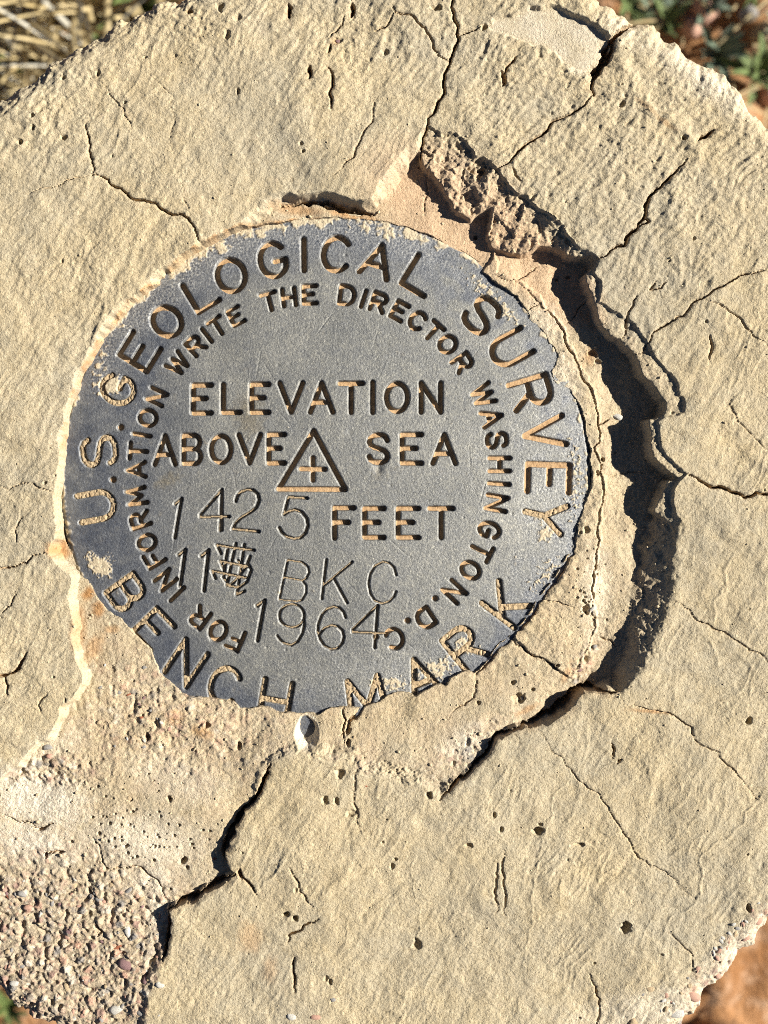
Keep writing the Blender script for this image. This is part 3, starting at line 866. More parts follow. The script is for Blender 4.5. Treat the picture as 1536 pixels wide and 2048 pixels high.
# pale band along the lip that was broken away
edge = np.exp(-((dL - 5) / 9) ** 2)
white = np.maximum(white, 0.12 * edge * np.clip(0.7 + nz1, 0, 1) * ((X < 860) & (Y < 1560)))
rust = np.zeros(G.shape, F)
for (bx, by, rx, ry, a, k) in [(110, 1100, 26, 20, 0, .8), (165, 1190, 14, 18, 30, .9), (188, 1222, 16, 20, 20, .8), (150, 1260, 16, 60, 0, .45), (180, 1300, 20, 40, 30, .5), (345, 1440, 26, 20, 0, .5), (400, 1470, 26, 16, 20, .6), (215, 1262, 20, 10, 0, .5),
                               (590, 410, 60, 14, 5, .55), (700, 420, 60, 10, 10, .7), (1300, 1423, 50, 5, 5, .6), (1060, 1425, 30, 8, -25, .5), (1190, 705, 14, 30, 20, .45), (1140, 1350, 10, 30, 20, .5), (1295, 215, 40, 6, 40, .35), (1330, 245, 30, 6, 35, .4),
                               (500, 1875, 30, 40, 0, .35), (540, 1940, 20, 30, 0, .3), (670, 80, 14, 10, 0, .4)]:
    rust = np.maximum(rust, k * np.clip(blob(G, bx, by, rx, ry, a) * 1.4 + nz2 * 0.4 - 0.2, 0, 1))
gap = np.exp(-((dD + 1.5) / 3.5) ** 2) * ((X < 640) & (Y < 1110) & (dL > 0))
rust = np.maximum(rust, 0.9 * gap * np.clip(0.55 + nz2 * 0.6, 0, 1))
rust = np.maximum(rust, 0.45 * np.clip(crk / 8, 0, 1))
dirt = np.clip(0.5 * face * faceamp * (dL > 0) * (Y < 520) + 0.22 * np.clip(nz1 - 0.1, 0, 1) + 0.35 * blob(G, 950, 350, 110, 70, 40) + 0.55 * grit * (Y > 1700) * (X < 400), 0, 0.8)
stain = np.stack([pink, white, rust, dirt], -1)
pal = np.array([(0.43, 0.25, 0.18), (0.54, 0.47, 0.38), (0.20, 0.19, 0.185), (0.42, 0.30, 0.22), (0.25, 0.15, 0.125), (0.46, 0.36, 0.26), (0.40, 0.33, 0.24), (0.32, 0.27, 0.22)], F)
c1 = pal[(id1 * 7919 % 8).astype(int) % 8]
c2 = pal[(id2 * 6007 % 8).astype(int) % 8]
use2 = (peb2 > 0.05)[..., None]
gcol = np.where(use2, c2, c1)
gw = np.clip(np.maximum(peb1 * 1.2, peb2 * 2.2) * grit * 0.8, 0, 0.8)
grain = np.concatenate([gcol, gw[..., None]], -1)
cols = {'stain': stain, 'grain': grain}

# ------------------------------------------------------------------ the post: split into its pieces
post = empty('concrete_post', (0, 0, 0), label='round cracked tan concrete post holding the metal survey disc', cat='concrete post')
N = grid_normals(G, Z)


def cellmid(A):
    return 0.25 * (A[:-1, :-1] + A[1:, :-1] + A[:-1, 1:] + A[1:, 1:])


cE, cD, cL = cellmid(dE), cellmid(dD), cellmid(dL)
keep = (cE > -6) & (cD < 10)
region = np.full(cE.shape, 1, np.int32)          # 1 = large plate at the lower right


def poly_cells(pts):
    return G.inside(jag(pts, 0.0, 1, 1e9, True))[:-1, :-1]


ctr = (650, 955)
c3 = [(903, -300), (905, 0), (908, 25), (915, 60), (918, 75), (905, 105), (895, 135), (887, 165), (885, 190), (870, 220), (856, 243), (846, 285), (840, 322)]
ctr_r = [(1360, -300), (1270, 42), (1250, 55), (1224, 80), (1219, 112), (1199, 140), (1184, 162), (1188, 190), (1170, 210), (1150, 221), (1130, 232), (1105, 241), (1085, 268), (1060, 282), (1040, 300), (998, 336), (960, 400)]
c4 = [(1900, -100), (1431, 257), (1397, 280), (1374, 317), (1334, 360), (1314, 377), (1297, 397), (1291, 423), (1274, 457), (1254, 473), (1249, 491), (1224, 498), (1195, 517)]
c6 = [(2100, 400), (1521, 542), (1467, 559), (1434, 577), (1407, 595), (1384, 609), (1341, 645), (1301, 682), (1272, 709), (1240, 720)]
c7 = [(2100, 980), (1536, 989), (1491, 995), (1467, 985), (1447, 975), (1424, 975), (1407, 965), (1384, 950), (1360, 952), (1300, 960)]
region[poly_cells(c7 + [ctr] + [(1240, 720)] + c6[::-1])] = 2
region[poly_cells(c6 + [ctr] + c4[::-1])] = 3
region[poly_cells(c4 + [ctr] + ctr_r[::-1])] = 4
region[poly_cells(ctr_r + [ctr] + c3[::-1])] = 5
region[poly_cells(c3 + [ctr, (93, 1109), (80, 1107), (63, 1112), (53, 1127), (0, 1137), (-900, 1300), (-900, -400)])] = 6
region[poly_cells([(96, 1109), (80, 1107), (63, 1112), (53, 1127), (0, 1137), (-900, 1300), (-900, 1700), (200, 1600), (300, 1300)])] = 7
region[(cL > cellmid(wf) * 0.97)] = 8
region[(cL > 0) & (cellmid(Y) > 1500) & (cellmid(X) < 560)] = 8
region[(region == 8) & (cellmid(dC) > 0)] = 9
corner = G.inside(jag([(-900, 1690), (0, 1700), (80, 1725), (160, 1760), (215, 1750), (300, 1760), (330, 1815), (325, 1920), (300, 2000), (260, 2400), (-900, 2400)], 1.2, 23, 6, True))[:-1, :-1]
region[(region == 8) & corner] = 10
NAMES = {1: ('cement_plate', 'large smooth cement plate filling the lower right of the post top'), 2: ('cement_plate', 'cement plate right of the disc between two cracks'),
         3: ('cement_plate', 'cement plate with a chipped corner above the right hand recess'), 4: ('cement_plate', 'pitted cement plate at the upper right edge'),
         5: ('cement_plate', 'cement plate with a rough broken lower edge above the disc'), 6: ('cement_plate', 'wide cement plate left of and above the disc'),
         7: ('cement_plate', 'raised cement flake at the lower left of the disc'), 8: ('mortar_bed', 'lower mortar layer where the cement skin has broken away'),
         9: ('mortar_collar', 'rough mortar collar round the right side of the disc'), 10: ('gravel_patch', 'patch of exposed gravel and grit at the lower left')}
todo = keep & (region == 8)
seen = np.zeros(todo.shape, np.int32)
hgt, wdt = todo.shape
nlab = 0
sizes = {}
for j0, i0 in np.argwhere(todo):
    if seen[j0, i0]:
        continue
    nlab += 1
    stack = [(j0, i0)]
    seen[j0, i0] = nlab
    cnt = 0
    touch = []
    while stack:
        j, i = stack.pop()
        cnt += 1
        for a_, b_ in ((j + 1, i), (j - 1, i), (j, i + 1), (j, i - 1)):
            if 0 <= a_ < hgt and 0 <= b_ < wdt:
                if todo[a_, b_]:
                    if not seen[a_, b_]:
                        seen[a_, b_] = nlab
                        stack.append((a_, b_))
                elif keep[a_, b_] and len(touch) < 50:
                    touch.append(region[a_, b_])
    sizes[nlab] = (cnt, max(set(touch), key=touch.count) if touch else 8)
main = max(sizes, key=lambda q_: sizes[q_][0])
for q_, (cnt, nb) in sizes.items():
    if q_ == main:
        continue
    if cnt < 120:
        region[seen == q_] = nb
    else:
        region[seen == q_] = 20 + q_
        NAMES[20 + q_] = ('mortar_bed', 'separate patch of lower mortar beside the disc')
for k, (nm, lb) in NAMES.items():
    m = keep & (region == k)
    if m.any():
        o = cells_mesh(nm, G, Z, m, M_CON, post, N, cols)
        o['label'] = lb

# shaft below the cap
no = 220
oi = outline[np.linspace(0, len(outline) - 1, no + 1).astype(int)[:-1]]
cc = np.array([740, 1080.0])
hs = np.linspace(-110 * S + H, -0.03, 15)
vs = []
for k, h in enumerate(hs):
    a = np.arange(no)
    sh = 0.998 - 0.012 * np.sin(k * 1.7 + a * 0.11) * (k > 0) - 0.006 * rng.random(no)
    p = cc + (oi - cc) * sh[:, None]
    vs.append(np.stack([(p[:, 0] - 768) * S, (1024 - p[:, 1]) * S, np.full(no, h)], -1))
co = np.concatenate(vs)
q = []
for k in range(len(hs) - 1):
    for a in range(no):
        b = (a + 1) % no
        q.append((k * no + a, (k + 1) * no + a, (k + 1) * no + b, k * no + b))
make_mesh('post_shaft', co, np.array(q), M_SIDE, post)

# ------------------------------------------------------------------ stones set in the concrete (parts)
def stone_mesh(name, seed, mat):
    rr = np.random.default_rng(seed)
    t = (1 + 5 ** .5) / 2
    v = np.array([(-1, t, 0), (1, t, 0), (-1, -t, 0), (1, -t, 0), (0, -1, t), (0, 1, t), (0, -1, -t), (0, 1, -t), (t, 0, -1), (t, 0, 1), (-t, 0, -1), (-t, 0, 1)], float)
    fc = [(0, 11, 5), (0, 5, 1), (0, 1, 7), (0, 7, 10), (0, 10, 11), (1, 5, 9), (5, 11, 4), (11, 10, 2), (10, 7, 6), (7, 1, 8), (3, 9, 4), (3, 4, 2), (3, 2, 6), (3, 6, 8), (3, 8, 9), (4, 9, 5), (2, 4, 11), (6, 2, 10), (8, 6, 7), (9, 8, 1)]
    v = [x / np.linalg.norm(x) for x in v]
    mid = {}
    nf = []

    def md(a, b):
        kk = (min(a, b), max(a, b))
        if kk not in mid:
            m_ = v[a] + v[b]
            v.append(m_ / np.linalg.norm(m_))
            mid[kk] = len(v) - 1
        return mid[kk]
    for a, b, c in fc:
        x, y, z = md(a, b), md(b, c), md(c, a)
        nf += [(a, x, z), (b, y, x), (c, z, y), (x, y, z)]
    v = np.array(v)
    for _ in range(5):      # knock flat facets off
        n = rr.normal(size=3)
        n /= np.linalg.norm(n)
        h = rr.uniform(.55, .85)
        dd = v @ n - h
        v = v - np.clip(dd, 0, 9)[:, None] * n
    v *= 1 + rr.normal(0, .04, (len(v), 1))
    v *= np.array([1, rr.uniform(.6, .9), rr.uniform(.55, .8)])
    o = make_mesh(name, v, np.array(nf), mat, smooth=False)
    me = o.data
    bpy.data.objects.remove(o)
    return me


STONES = {(m, k): stone_mesh('pebble', 500 + m * 7 + k, M_STONES[m]) for m in range(6) for k in range(3)}


def zat(x, y):
    i = min(max(np.searchsorted(G.xs, x), 0), G.shape[1] - 1)
    j = min(max(np.searchsorted(G.ys, y), 0), G.shape[0] - 1)
    return float(Z[j, i])


def pebble(x, y, r_, mat, ang=None, asp=1.0, sink=0.35, label=None):
    o = bpy.data.objects.new('pebble', STONES[(mat, pr.integers(3))])
    COL.objects.link(o)
    o.parent = post
    o.location = ((x - 768) * S, (1024 - y) * S, H + (zat(x, y) - r_ * sink * 0.6) * S)
    o.rotation_euler = (pr.uniform(-.3, .3), pr.uniform(-.3, .3), pr.uniform(0, 6.28) if ang is None else math.radians(-ang))
    o.scale = (r_ * S, r_ * S * asp, r_ * S * 0.85)
    if label:
        o['label'] = label


for x, y, r_, m, a, asp, lb in [(231, 2026, 19, 1, 0, 1.0, 'large whitish quartz pebble at the lower left edge'), (282, 2030, 15, 2, 0, .9, None), (250, 1936, 20, 4, 20, .9, 'purplish brown pebble in the gravel patch'), (228, 1904, 19, 5, -15, .6, 'rust red pebble in the gravel patch'),
                                (288, 1965, 13, 4, -60, .8, None), (320, 1968, 12, 1, 0, 1, None), (22, 1976, 11, 1, 0, 1, None), (50, 1822, 10, 0, 0, 1.0, None), (130, 1985, 14, 3, 60, .8, None), (192, 1876, 8, 4, 0, 1, None), (250, 1872, 14, 1, 90, .8, None),
                                (128, 1882, 8, 0, 0, 1, None), (35, 1942, 9, 2, 0, .8, None), (250, 1790, 14, 2, -30, .6, None), (278, 1804, 11, 3, -40, .6, None), (192, 1806, 10, 2, 0, 1, None), (38, 1795, 10, 2, 30, .8, None), (425, 1724, 7, 5, -20, .8, None),
                                (283, 1499, 8, 2, 0, .8, None), (88, 1500, 12, 2, 0, .8, None), (92, 1518, 8, 0, 0, 1, None), (282, 1340, 7, 2, 0, 1, None), (250, 1395, 7, 5, 0, .8, None), (232, 1390, 9, 2, 0, .9, None), (255, 1600, 9, 3, 0, .8, None),
                                (1388, 1996, 22, 0, 30, .8, 'pink stone jutting from the lower right edge'), (1352, 2030, 20, 1, 0, .9, 'pale stone jutting from the bottom edge'), (1268, 2044, 18, 3, 0, 1, 'brown stone at the bottom edge'), (1440, 1955, 13, 0, 0, .9, None), (1495, 1880, 13, 0, -20, .7, None), (1520, 1845, 15, 0, -30, .7, None),
                                (1300, 1975, 12, 3, 0, .9, None), (1285, 1986, 9, 2, 0, .9, None), (632, 2034, 15, 0, 0, .8, None), (582, 2032, 12, 1, 0, 1, None), (665, 2000, 8, 2, 0, 1, None), (1246, 828, 14, 1, 20, .85, 'milky pebble beside the right hand recess'), (1206, 718, 11, 1, 0, .9, None),
                                (1192, 1222, 12, 1, -30, .7, None), (1052, 1405, 9, 1, 30, .9, None), (731, 1572, 5, 5, 0, 1, None), (676, 78, 7, 4, 0, .9, None), (1200, 1300, 8, 2, 0, 1, None), (1165, 1345, 9, 4, 0, .8, None), (708, 1480, 5, 3, 0, 1, None)]:
    pebble(x, y, r_, m, a, asp, 0.5, lb)
for _ in range(150):
    x, y = pr.uniform(-5, 335), pr.uniform(1745, 2050)
    if x > 325 - max(0, 1840 - y) * 1.3 or G.dist is None:
        continue
    rr_ = pr.choice([4.5, 5.5, 7, 9], p=[.35, .35, .2, .1])
    pebble(x, y, rr_, pr.choice(6, p=[.22, .12, .28, .25, .08, .05]), None, pr.uniform(.7, 1), 0.75)
for _ in range(45):
    x = pr.uniform(150, 470)
    y = pr.uniform(1300, 1500)
    if math.hypot(x - 650, y - 955) < 560 or x < 175:
        continue
    pebble(x, y, pr.choice([4, 5, 6]), pr.choice(6, p=[.2, .2, .25, .25, .05, .05]), None, pr.uniform(.75, 1))
for _ in range(36):
    t = pr.uniform(0, 1)
    x, y = 1536 - t * 200 + pr.normal(-22, 10), 1835 + t * 215 + pr.normal(-22, 10)
    pebble(x, y, pr.choice([4.5, 6, 8]), pr.choice(6, p=[.4, .3, .1, .18, .01, .01]), None, pr.uniform(.75, 1))

# crumbs fallen into the recess and along the edges
gv, gf = [], []
ico = np.array([v.co[:] for v in STONES[(3, 0)].vertices])[:12]
ifc = np.array([(0, 11, 5), (0, 5, 1), (0, 1, 7), (0, 7, 10), (0, 10, 11), (1, 5, 9), (5, 11, 4), (11, 10, 2), (10, 7, 6), (7, 1, 8), (3, 9, 4), (3, 4, 2), (3, 2, 6), (3, 6, 8), (3, 8, 9), (4, 9, 5), (2, 4, 11), (6, 2, 10), (8, 6, 7), (9, 8, 1)])
for _ in range(2600):
    x, y = pr.uniform(-10, 1546), pr.uniform(-10, 2058)
    i = min(np.searchsorted(G.xs, x), G.shape[1] - 1)
    j = min(np.searchsorted(G.ys, y), G.shape[0] - 1)
    if dD[j, i] > -3 or dE[j, i] < 12 or (dL[j, i] < 0 and pr.random() > .22) or dW[j, i] > 0:
        continue
    r_ = pr.choice([1.5, 2, 2.6, 3.6, 5], p=[.35, .3, .2, .11, .04]) * (1 if dL[j, i] > 0 else .75)
    a_ = pr.uniform(0, 6.28)
    v = ico * np.array([1, pr.uniform(.6, 1), pr.uniform(.5, .9)]) * r_
    v = np.stack([v[:, 0] * math.cos(a_) - v[:, 1] * math.sin(a_), v[:, 0] * math.sin(a_) + v[:, 1] * math.cos(a_), v[:, 2]], 1)
    gf.append(ifc + 12 * len(gv))
    gv.append(to_world(x + v[:, 0], y + v[:, 1], float(Z[j, i]) + v[:, 2] + r_ * .25))
o = make_mesh('loose_grit', np.concatenate(gv), np.concatenate(gf), M_SIDE, smooth=False)
tag(o, label='loose cement crumbs lying in the recess and on the post top', kind='stuff')

# ------------------------------------------------------------------ the survey disc
disc = empty('survey_disc', (0, 0, H - 0.004), label='round dark grey engraved metal survey marker set in the concrete', cat='survey marker')
KD = 1 - ZD / DU
DCX, DCY = sc([(650, 955)], ZD)[0]
DR = 533 * KD
DS = 1.36
ax = np.arange(DCX - DR - 3, DCX + DR + 3, DS)
ay = np.arange(DCY - DR - 3, DCY + DR + 3, DS)
GD = Grid(ax, ay)
rad = np.hypot(GD.X - DCX, GD.Y - DCY)
over = rad > DR
sx = np.where(over & (rad < DR + 3 * DS), DCX + (GD.X - DCX) * DR / np.maximum(rad, 1), GD.X).astype(F)
sy = np.where(over & (rad < DR + 3 * DS), DCY + (GD.Y - DCY) * DR / np.maximum(rad, 1), GD.Y).astype(F)
base = -14 - 21 * np.minimum(rad / DR, 1) ** 2 - 4 * ss(DR - 9, DR, rad)
wob = perlin(GD.X / 120, GD.Y / 120, 401) * 0.7 + perlin(GD.X / 30, GD.Y / 30, 402) * 0.22


def arc(cx, cy, rx, ry, a0, a1, n=14):
    return [(cx + rx * math.cos(math.radians(a0 + (a1 - a0) * k / n)), cy + ry * math.sin(math.radians(a0 + (a1 - a0) * k / n))) for k in range(n + 1)]


FONT = {
    'A': [[(0, 0), (.5, 1), (1, 0)], [(.17, .34), (.83, .34)]],
    'B': [[(0, 0), (0, 1), (.55, 1)] + arc(.62, .76, .33, .24, 90, -90, 10) + [(0, .52)], [(.55, .52)] + arc(.66, .26, .34, .26, 90, -90, 10) + [(0, 0)]],
    'C': [arc(.52, .5, .52, .5, 42, 318, 20)],
    'D': [[(0, 0), (0, 1), (.45, 1)] + arc(.45, .5, .55, .5, 90, -90, 14) + [(0, 0)]],
    'E': [[(1, 1), (0, 1), (0, 0), (1, 0)], [(0, .52), (.72, .52)]],
    'F': [[(1, 1), (0, 1), (0, 0)], [(0, .52), (.72, .52)]],
    'G': [arc(.5, .5, .5, .5, 42, 330, 20) + [(.95, .45), (.55, .45)]],
    'H': [[(0, 0), (0, 1)], [(1, 0), (1, 1)], [(0, .5), (1, .5)]],
    'I': [[(.5, 0), (.5, 1)]],
    'K': [[(0, 0), (0, 1)], [(1, 1), (0, .36)], [(.3, .56), (1, 0)]],
    'L': [[(0, 1), (0, 0), (1, 0)]],
    'M': [[(0, 0), (.08, 1), (.5, .25), (.92, 1), (1, 0)]],
    'N': [[(0, 0), (0, 1), (1, 0), (1, 1)]],
    'O': [arc(.5, .5, .5, .5, 0, 360, 28)],
    'R': [[(0, 0), (0, 1), (.55, 1)] + arc(.6, .74, .4, .26, 90, -90, 10) + [(0, .48)], [(.5, .48), (1, 0)]],
    'S': [[(.96, .80), (.88, .92), (.72, .99), (.5, 1.0), (.26, .98), (.08, .88), (.03, .74), (.10, .62), (.30, .54), (.55, .49), (.80, .42), (.95, .32), (.98, .2), (.90, .08), (.72, .01), (.5, 0), (.26, .02), (.09, .09), (.02, .21)]],
    'T': [[(0, 1), (1, 1)], [(.5, 1), (.5, 0)]],
    'U': [[(0, 1), (0, .38)] + arc(.5, .38, .5, .38, 180, 360, 12) + [(1, 1)]],
    'V': [[(0, 1), (.5, 0), (1, 1)]],
    'W': [[(0, 1), (.26, 0), (.5, .95), (.74, 0), (1, 1)]],
    'Y': [[(0, 1), (.5, .48), (1, 1)], [(.5, .48), (.5, 0)]],
}


def place(ch, cx, cy, ang, w, h):
    a = math.radians(ang)
    ux, uy = math.sin(a), -math.cos(a)
    rx, ry = math.cos(a), math.sin(a)
    return [[(cx + (u - .5) * w * rx + (v - .5) * h * ux, cy + (u - .5) * w * ry + (v - .5) * h * uy) for u, v in st] for st in FONT[ch]]


MARKS = []      # name, strokes, half width, depth, fill depth, material, label, vee


def word(txt, items, hw, dep, fill, mat, where, fills=None):
    for k, it in enumerate(items):
        ch = it[0]
        f_, m_ = fill, mat
        if fills and fills[k] is not None:
            f_, m_ = fills[k]
        MARKS.append(('letter', place(*it), hw, dep, f_, m_, f'letter {ch} of {txt} engraved {where}', False))


def dot(x, y, rr_, dep, fill, mat, where):
    MARKS.append(('full_stop', [[(x, y), (x + .3, y)]], rr_, dep, fill, mat, f'round full stop engraved {where}', False))


hi = (3.0, M_FULL)
md_ = (5.2, M_FULL)
orw = 'along the outer rim'
# depth of the lettering
word('U.S.', [('U', 189, 1012.5, -100, 54, 71), ('S', 195, 902, -98, 54, 67)], 6, 9, 3, M_FULL, orw)
dot(223.5, 959, 6.5, 9, 7.5, M_DEEP, orw + ' after the U')
dot(239, 854, 6.5, 9, 7.5, M_DEEP, orw + ' after the S')
word('GEOLOGICAL', [('G', 233, 777, -66, 55, 66), ('E', 276.5, 702, -58, 53, 66), ('O', 331, 641, -45, 53, 63), ('L', 399, 583, -31, 48, 64), ('O', 460, 548.5, -18, 55, 65), ('G', 545, 517, -11, 53, 68), ('I', 606.5, 507, -1, 10, 63),
                    ('C', 672, 505, 7, 52, 68), ('A', 754.5, 518, 17, 57, 64), ('L', 842, 548, 31, 52, 67)], 5.7, 12, 10.8, M_DEEP, orw, [hi, None, None, None, None, None, None, None, None, None])
word('SURVEY', [('S', 964.6, 628, 43, 55, 69), ('U', 1021.5, 695.5, 61, 54, 76), ('R', 1063, 783.5, 73, 53, 78), ('V', 1090, 865, 81, 58, 80), ('E', 1098, 956, 92, 54, 84), ('Y', 1090.6, 1032, 103, 58, 80)], 5.8, 12, 10.6, M_DEEP, orw,
     [None, None, None, (7, M_DEEP), (6.5, M_DEEP), (3, M_FULL)])
word('BENCH', [('B', 249.4, 1187, 55, 48, 68), ('E', 303.5, 1260, 46, 50, 70), ('N', 369.4, 1328, 34, 53, 79), ('C', 447.5, 1374, 20, 56, 74), ('H', 549.4, 1403, 10, 55, 78)], 6.2, 10, 4, M_FULL, orw, [(4.4, M_FULL), md_, (6.2, M_FULL), md_, (5.6, M_FULL)])
word('MARK', [('M', 732, 1397, -11, 72, 78), ('A', 842, 1356, -22, 58, 76), ('R', 930, 1296.5, -38.5, 54, 78), ('K', 1014, 1210, -52.5, 55, 82)], 6.2, 10, 3.6, M_FULL, orw, [hi, md_, (3.6, M_FULL), (4.6, M_FULL)])
irw = 'in the inner ring'
iw, idp, ifl = 4.4, 11.5, 10.4
word('FOR', [('F', 469, 1280, -157, 26, 39), ('O', 435, 1262.7, -150, 30, 38), ('R', 398, 1236, -144, 27, 38)], iw, idp, ifl, M_DEEP, irw)
word('INFORMATION', [('I', 352.6, 1188.7, -134, 10, 38), ('N', 329, 1160.5, -128, 25, 38), ('F', 307, 1117, -120, 26, 37), ('O', 292, 1085.4, -111, 29, 35), ('R', 278, 1040, -108, 26, 37), ('M', 271.7, 993, -101, 31, 37), ('A', 270.4, 939.6, -93, 29, 36),
                     ('T', 275, 902, -86, 31, 34), ('I', 282, 869.7, -81, 10, 34), ('O', 294, 835.3, -73, 31, 34), ('N', 312, 793, -65, 25, 34)], iw, idp, ifl, M_DEEP, irw)
word('WRITE', [('W', 354, 727, -50, 38, 34), ('R', 389, 690, -43, 26, 34), ('I', 412, 669.4, -38, 10, 32), ('T', 434, 652.4, -32, 27, 33), ('E', 470.5, 631, -26, 23, 32)], iw, idp, ifl, M_DEEP, irw)
word('THE', [('T', 538, 602, -14, 28, 34), ('H', 577, 593, -7, 24, 34), ('E', 619, 588, -2, 25, 35)], iw, idp, ifl, M_DEEP, irw)
word('DIRECTOR', [('D', 693.7, 589.3, 7, 28, 36), ('I', 726.5, 596.2, 18, 10, 33), ('R', 757, 603.7, 19, 26, 35), ('E', 798.7, 621, 29, 24, 34), ('C', 834.7, 640.3, 33, 28, 35), ('T', 866, 662, 42, 27, 35), ('O', 895.3, 687.7, 46, 31, 34), ('R', 925, 724.7, 56, 26, 35)], iw, idp, ifl, M_DEEP, irw)
word('WASHINGTON', [('W', 966, 790, 68, 39, 38), ('A', 984, 835, 75, 29, 39), ('S', 994, 880, 82, 27, 39), ('H', 999.5, 929, 90, 26, 40), ('I', 998.4, 967.8, 94, 10, 40), ('N', 993.3, 1006.5, 100, 27, 40), ('G', 979, 1061, 108, 29, 40), ('T', 962, 1102, 117, 29, 40),
                    ('O', 941, 1141, 124, 30, 38), ('N', 908.5, 1184, 133, 27, 40)], iw, idp, ifl, M_DEEP, irw)
word('D.C.', [('D', 850, 1238, 147, 29, 37), ('C', 788.5, 1278, 157, 32, 39)], iw, idp, ifl, M_DEEP, irw)
dot(870, 1197, 6, 9, 8, M_DEEP, irw + ' after WASHINGTON')
dot(814.6, 1241.5, 6, 9, 8, M_DEEP, irw + ' after the D')
dot(751, 1273.7, 6, 9, 8, M_DEEP, irw + ' after the C')
cw = 'across the centre'
word('ELEVATION', [('E', 403.7, 798, 0, 36, 56), ('L', 463, 797, 0, 34, 56), ('E', 520, 797, 0, 34, 56), ('V', 582, 795.5, 0, 46, 58), ('A', 643, 795.5, 0, 45, 58), ('T', 702, 796, 0, 45, 58), ('I', 745, 795, 0, 10, 60), ('O', 793.7, 795, 0, 42, 56), ('N', 861.5, 795, 0, 39, 58)], 5.0, 11.6, 10.5, M_DEEP, cw)
word('ABOVE', [('A', 329, 900, 0, 41, 57), ('B', 383.5, 899, 0, 34, 56), ('O', 441.7, 898.7, 0, 39, 53), ('V', 499, 898, 0, 43, 56), ('E', 553, 898, 0, 31, 57)], 4.95, 11.6, 10.5, M_DEEP, cw)
word('SEA', [('S', 756.3, 897.5, 0, 38, 55), ('E', 823, 898, 0, 38, 57), ('A', 888, 898, 0, 45, 57)], 4.95, 11.6, 10.5, M_DEEP, cw)
word('FEET', [('F', 688, 1046, 0, 38, 60), ('E', 748, 1046, 0, 38, 58), ('E', 816, 1046, 0, 40, 58), ('T', 882, 1046, 0, 46, 58)], 4.95, 11.6, 10.4, M_DEEP, cw)
MARKS.append(('triangle', [[(627, 862), (557, 978.5), (690, 979), (627, 862)]], 5.2, 11.6, 10.2, M_DEEP, 'engraved triangle in the middle of the disc', False))
MARKS.append(('cross', [[(626, 916), (626, 961)], [(602, 938), (650, 939)]], 4.9, 8.5, 7.2, M_DEEP, 'small engraved cross inside the triangle', False))
o7, oB, oN = (300, 940), (512, 1024), (500, 1180)


def digit(nm, off, k, strokes, hw, dep, lb):
    MARKS.append((nm, [r(off, k, st) for st in strokes], hw + 0.4, dep * 1.35, dep * 1.0, M_THIN, lb, True))


st = 'stamped by hand'
digit('digit', o7, 4.8, [[(240, 325), (300, 275), (235, 650)]], 4.2, 5.2, f'digit 1 of 1425 {st}')
digit('digit', o7, 4.8, [[(690, 575), (690, 190), (483, 430), (483, 452), (760, 447)], [(690, 190), (672, 580)]], 3.8, 5, f'digit 4 of 1425 {st}')
digit('digit', o7, 4.8, [[(825, 300), (838, 250), (870, 208), (930, 188), (990, 195), (1035, 230), (1048, 290), (1020, 360), (960, 405), (880, 450), (820, 510), (795, 568), (1045, 590)]], 4.0, 5.2, f'digit 2 of 1425 {st}')
digit('digit', o7, 4.8, [[(1508, 272), (1330, 260), (1288, 425), (1330, 395), (1390, 382), (1460, 405), (1505, 465), (1515, 530), (1495, 600), (1445, 648), (1380, 660), (1310, 640), (1262, 595), (1242, 555)]], 3.8, 5, f'digit 5 of 1425 {st}')
digit('digit', o7, 4.8, [[(272, 815), (335, 765), (283, 1120)]], 4.6, 5.6, f'first digit 1 of the date {st}')
digit('digit', o7, 4.8, [[(492, 825), (560, 770), (515, 1160)]], 4.6, 5.6, f'second digit 1 of the date {st}')
digit('struck_out_mark', o7, 4.8, [[(680, 800), (640, 720), (800, 748), (1000, 770)], [(710, 955), (675, 875), (800, 900), (960, 930)], [(625, 1040), (595, 970), (740, 1000), (940, 1040)], [(825, 705), (790, 850), (735, 1110)],
                                   [(905, 715), (870, 950), (830, 1195), (905, 1162)], [(960, 830), (920, 930), (800, 1080)], [(745, 760), (720, 900), (702, 1030), (760, 1115), (850, 1130), (930, 1070), (972, 960), (935, 890)], [(760, 1110), (805, 1070)], [(845, 870), (900, 940)]],
      3.6, 5, 'crossed out cluster of overstruck digits beside the date')
digit('letter', oB, 3, [[(190, 288), (140, 525)], [(190, 288), (275, 300), (312, 330), (318, 362), (300, 398), (275, 410), (175, 393)], [(275, 410), (300, 440), (300, 485), (275, 527), (245, 537), (140, 525)]], 2.5, 3.4, f'letter B of the initials BKC {st}')
digit('letter', oB, 3, [[(422, 285), (395, 520)], [(575, 300), (410, 437)], [(463, 392), (546, 545)]], 3.2, 4.2, f'letter K of the initials BKC {st}')
digit('letter', oB, 3, [[(840, 378), (828, 335), (800, 307), (760, 298), (715, 320), (685, 370), (674, 430), (685, 490), (712, 532), (755, 550), (800, 535), (828, 505), (838, 478)]], 2.8, 3.6, f'letter C of the initials BKC {st}')
digit('digit', oN, 4.8, [[(65, 150), (140, 100), (68, 488)]], 4.6, 5.6, f'digit 1 of 1964 {st}')
digit('digit', oN, 4.8, [arc(400, 247, 120, 112, 20, 380, 24) + [(520, 330), (500, 420), (455, 495), (390, 532), (325, 515), (285, 480), (260, 440)]], 3.2, 4.4, f'digit 9 of 1964 {st}')
digit('digit', oN, 4.8, [[(915, 262), (895, 210), (855, 172), (800, 160), (740, 180), (690, 235), (655, 320), (648, 400), (670, 475), (710, 535), (775, 572), (840, 560), (885, 510), (900, 450), (885, 390), (840, 350), (775, 340), (710, 365), (662, 430)]], 3.2, 4.4, f'digit 6 of 1964 {st}')
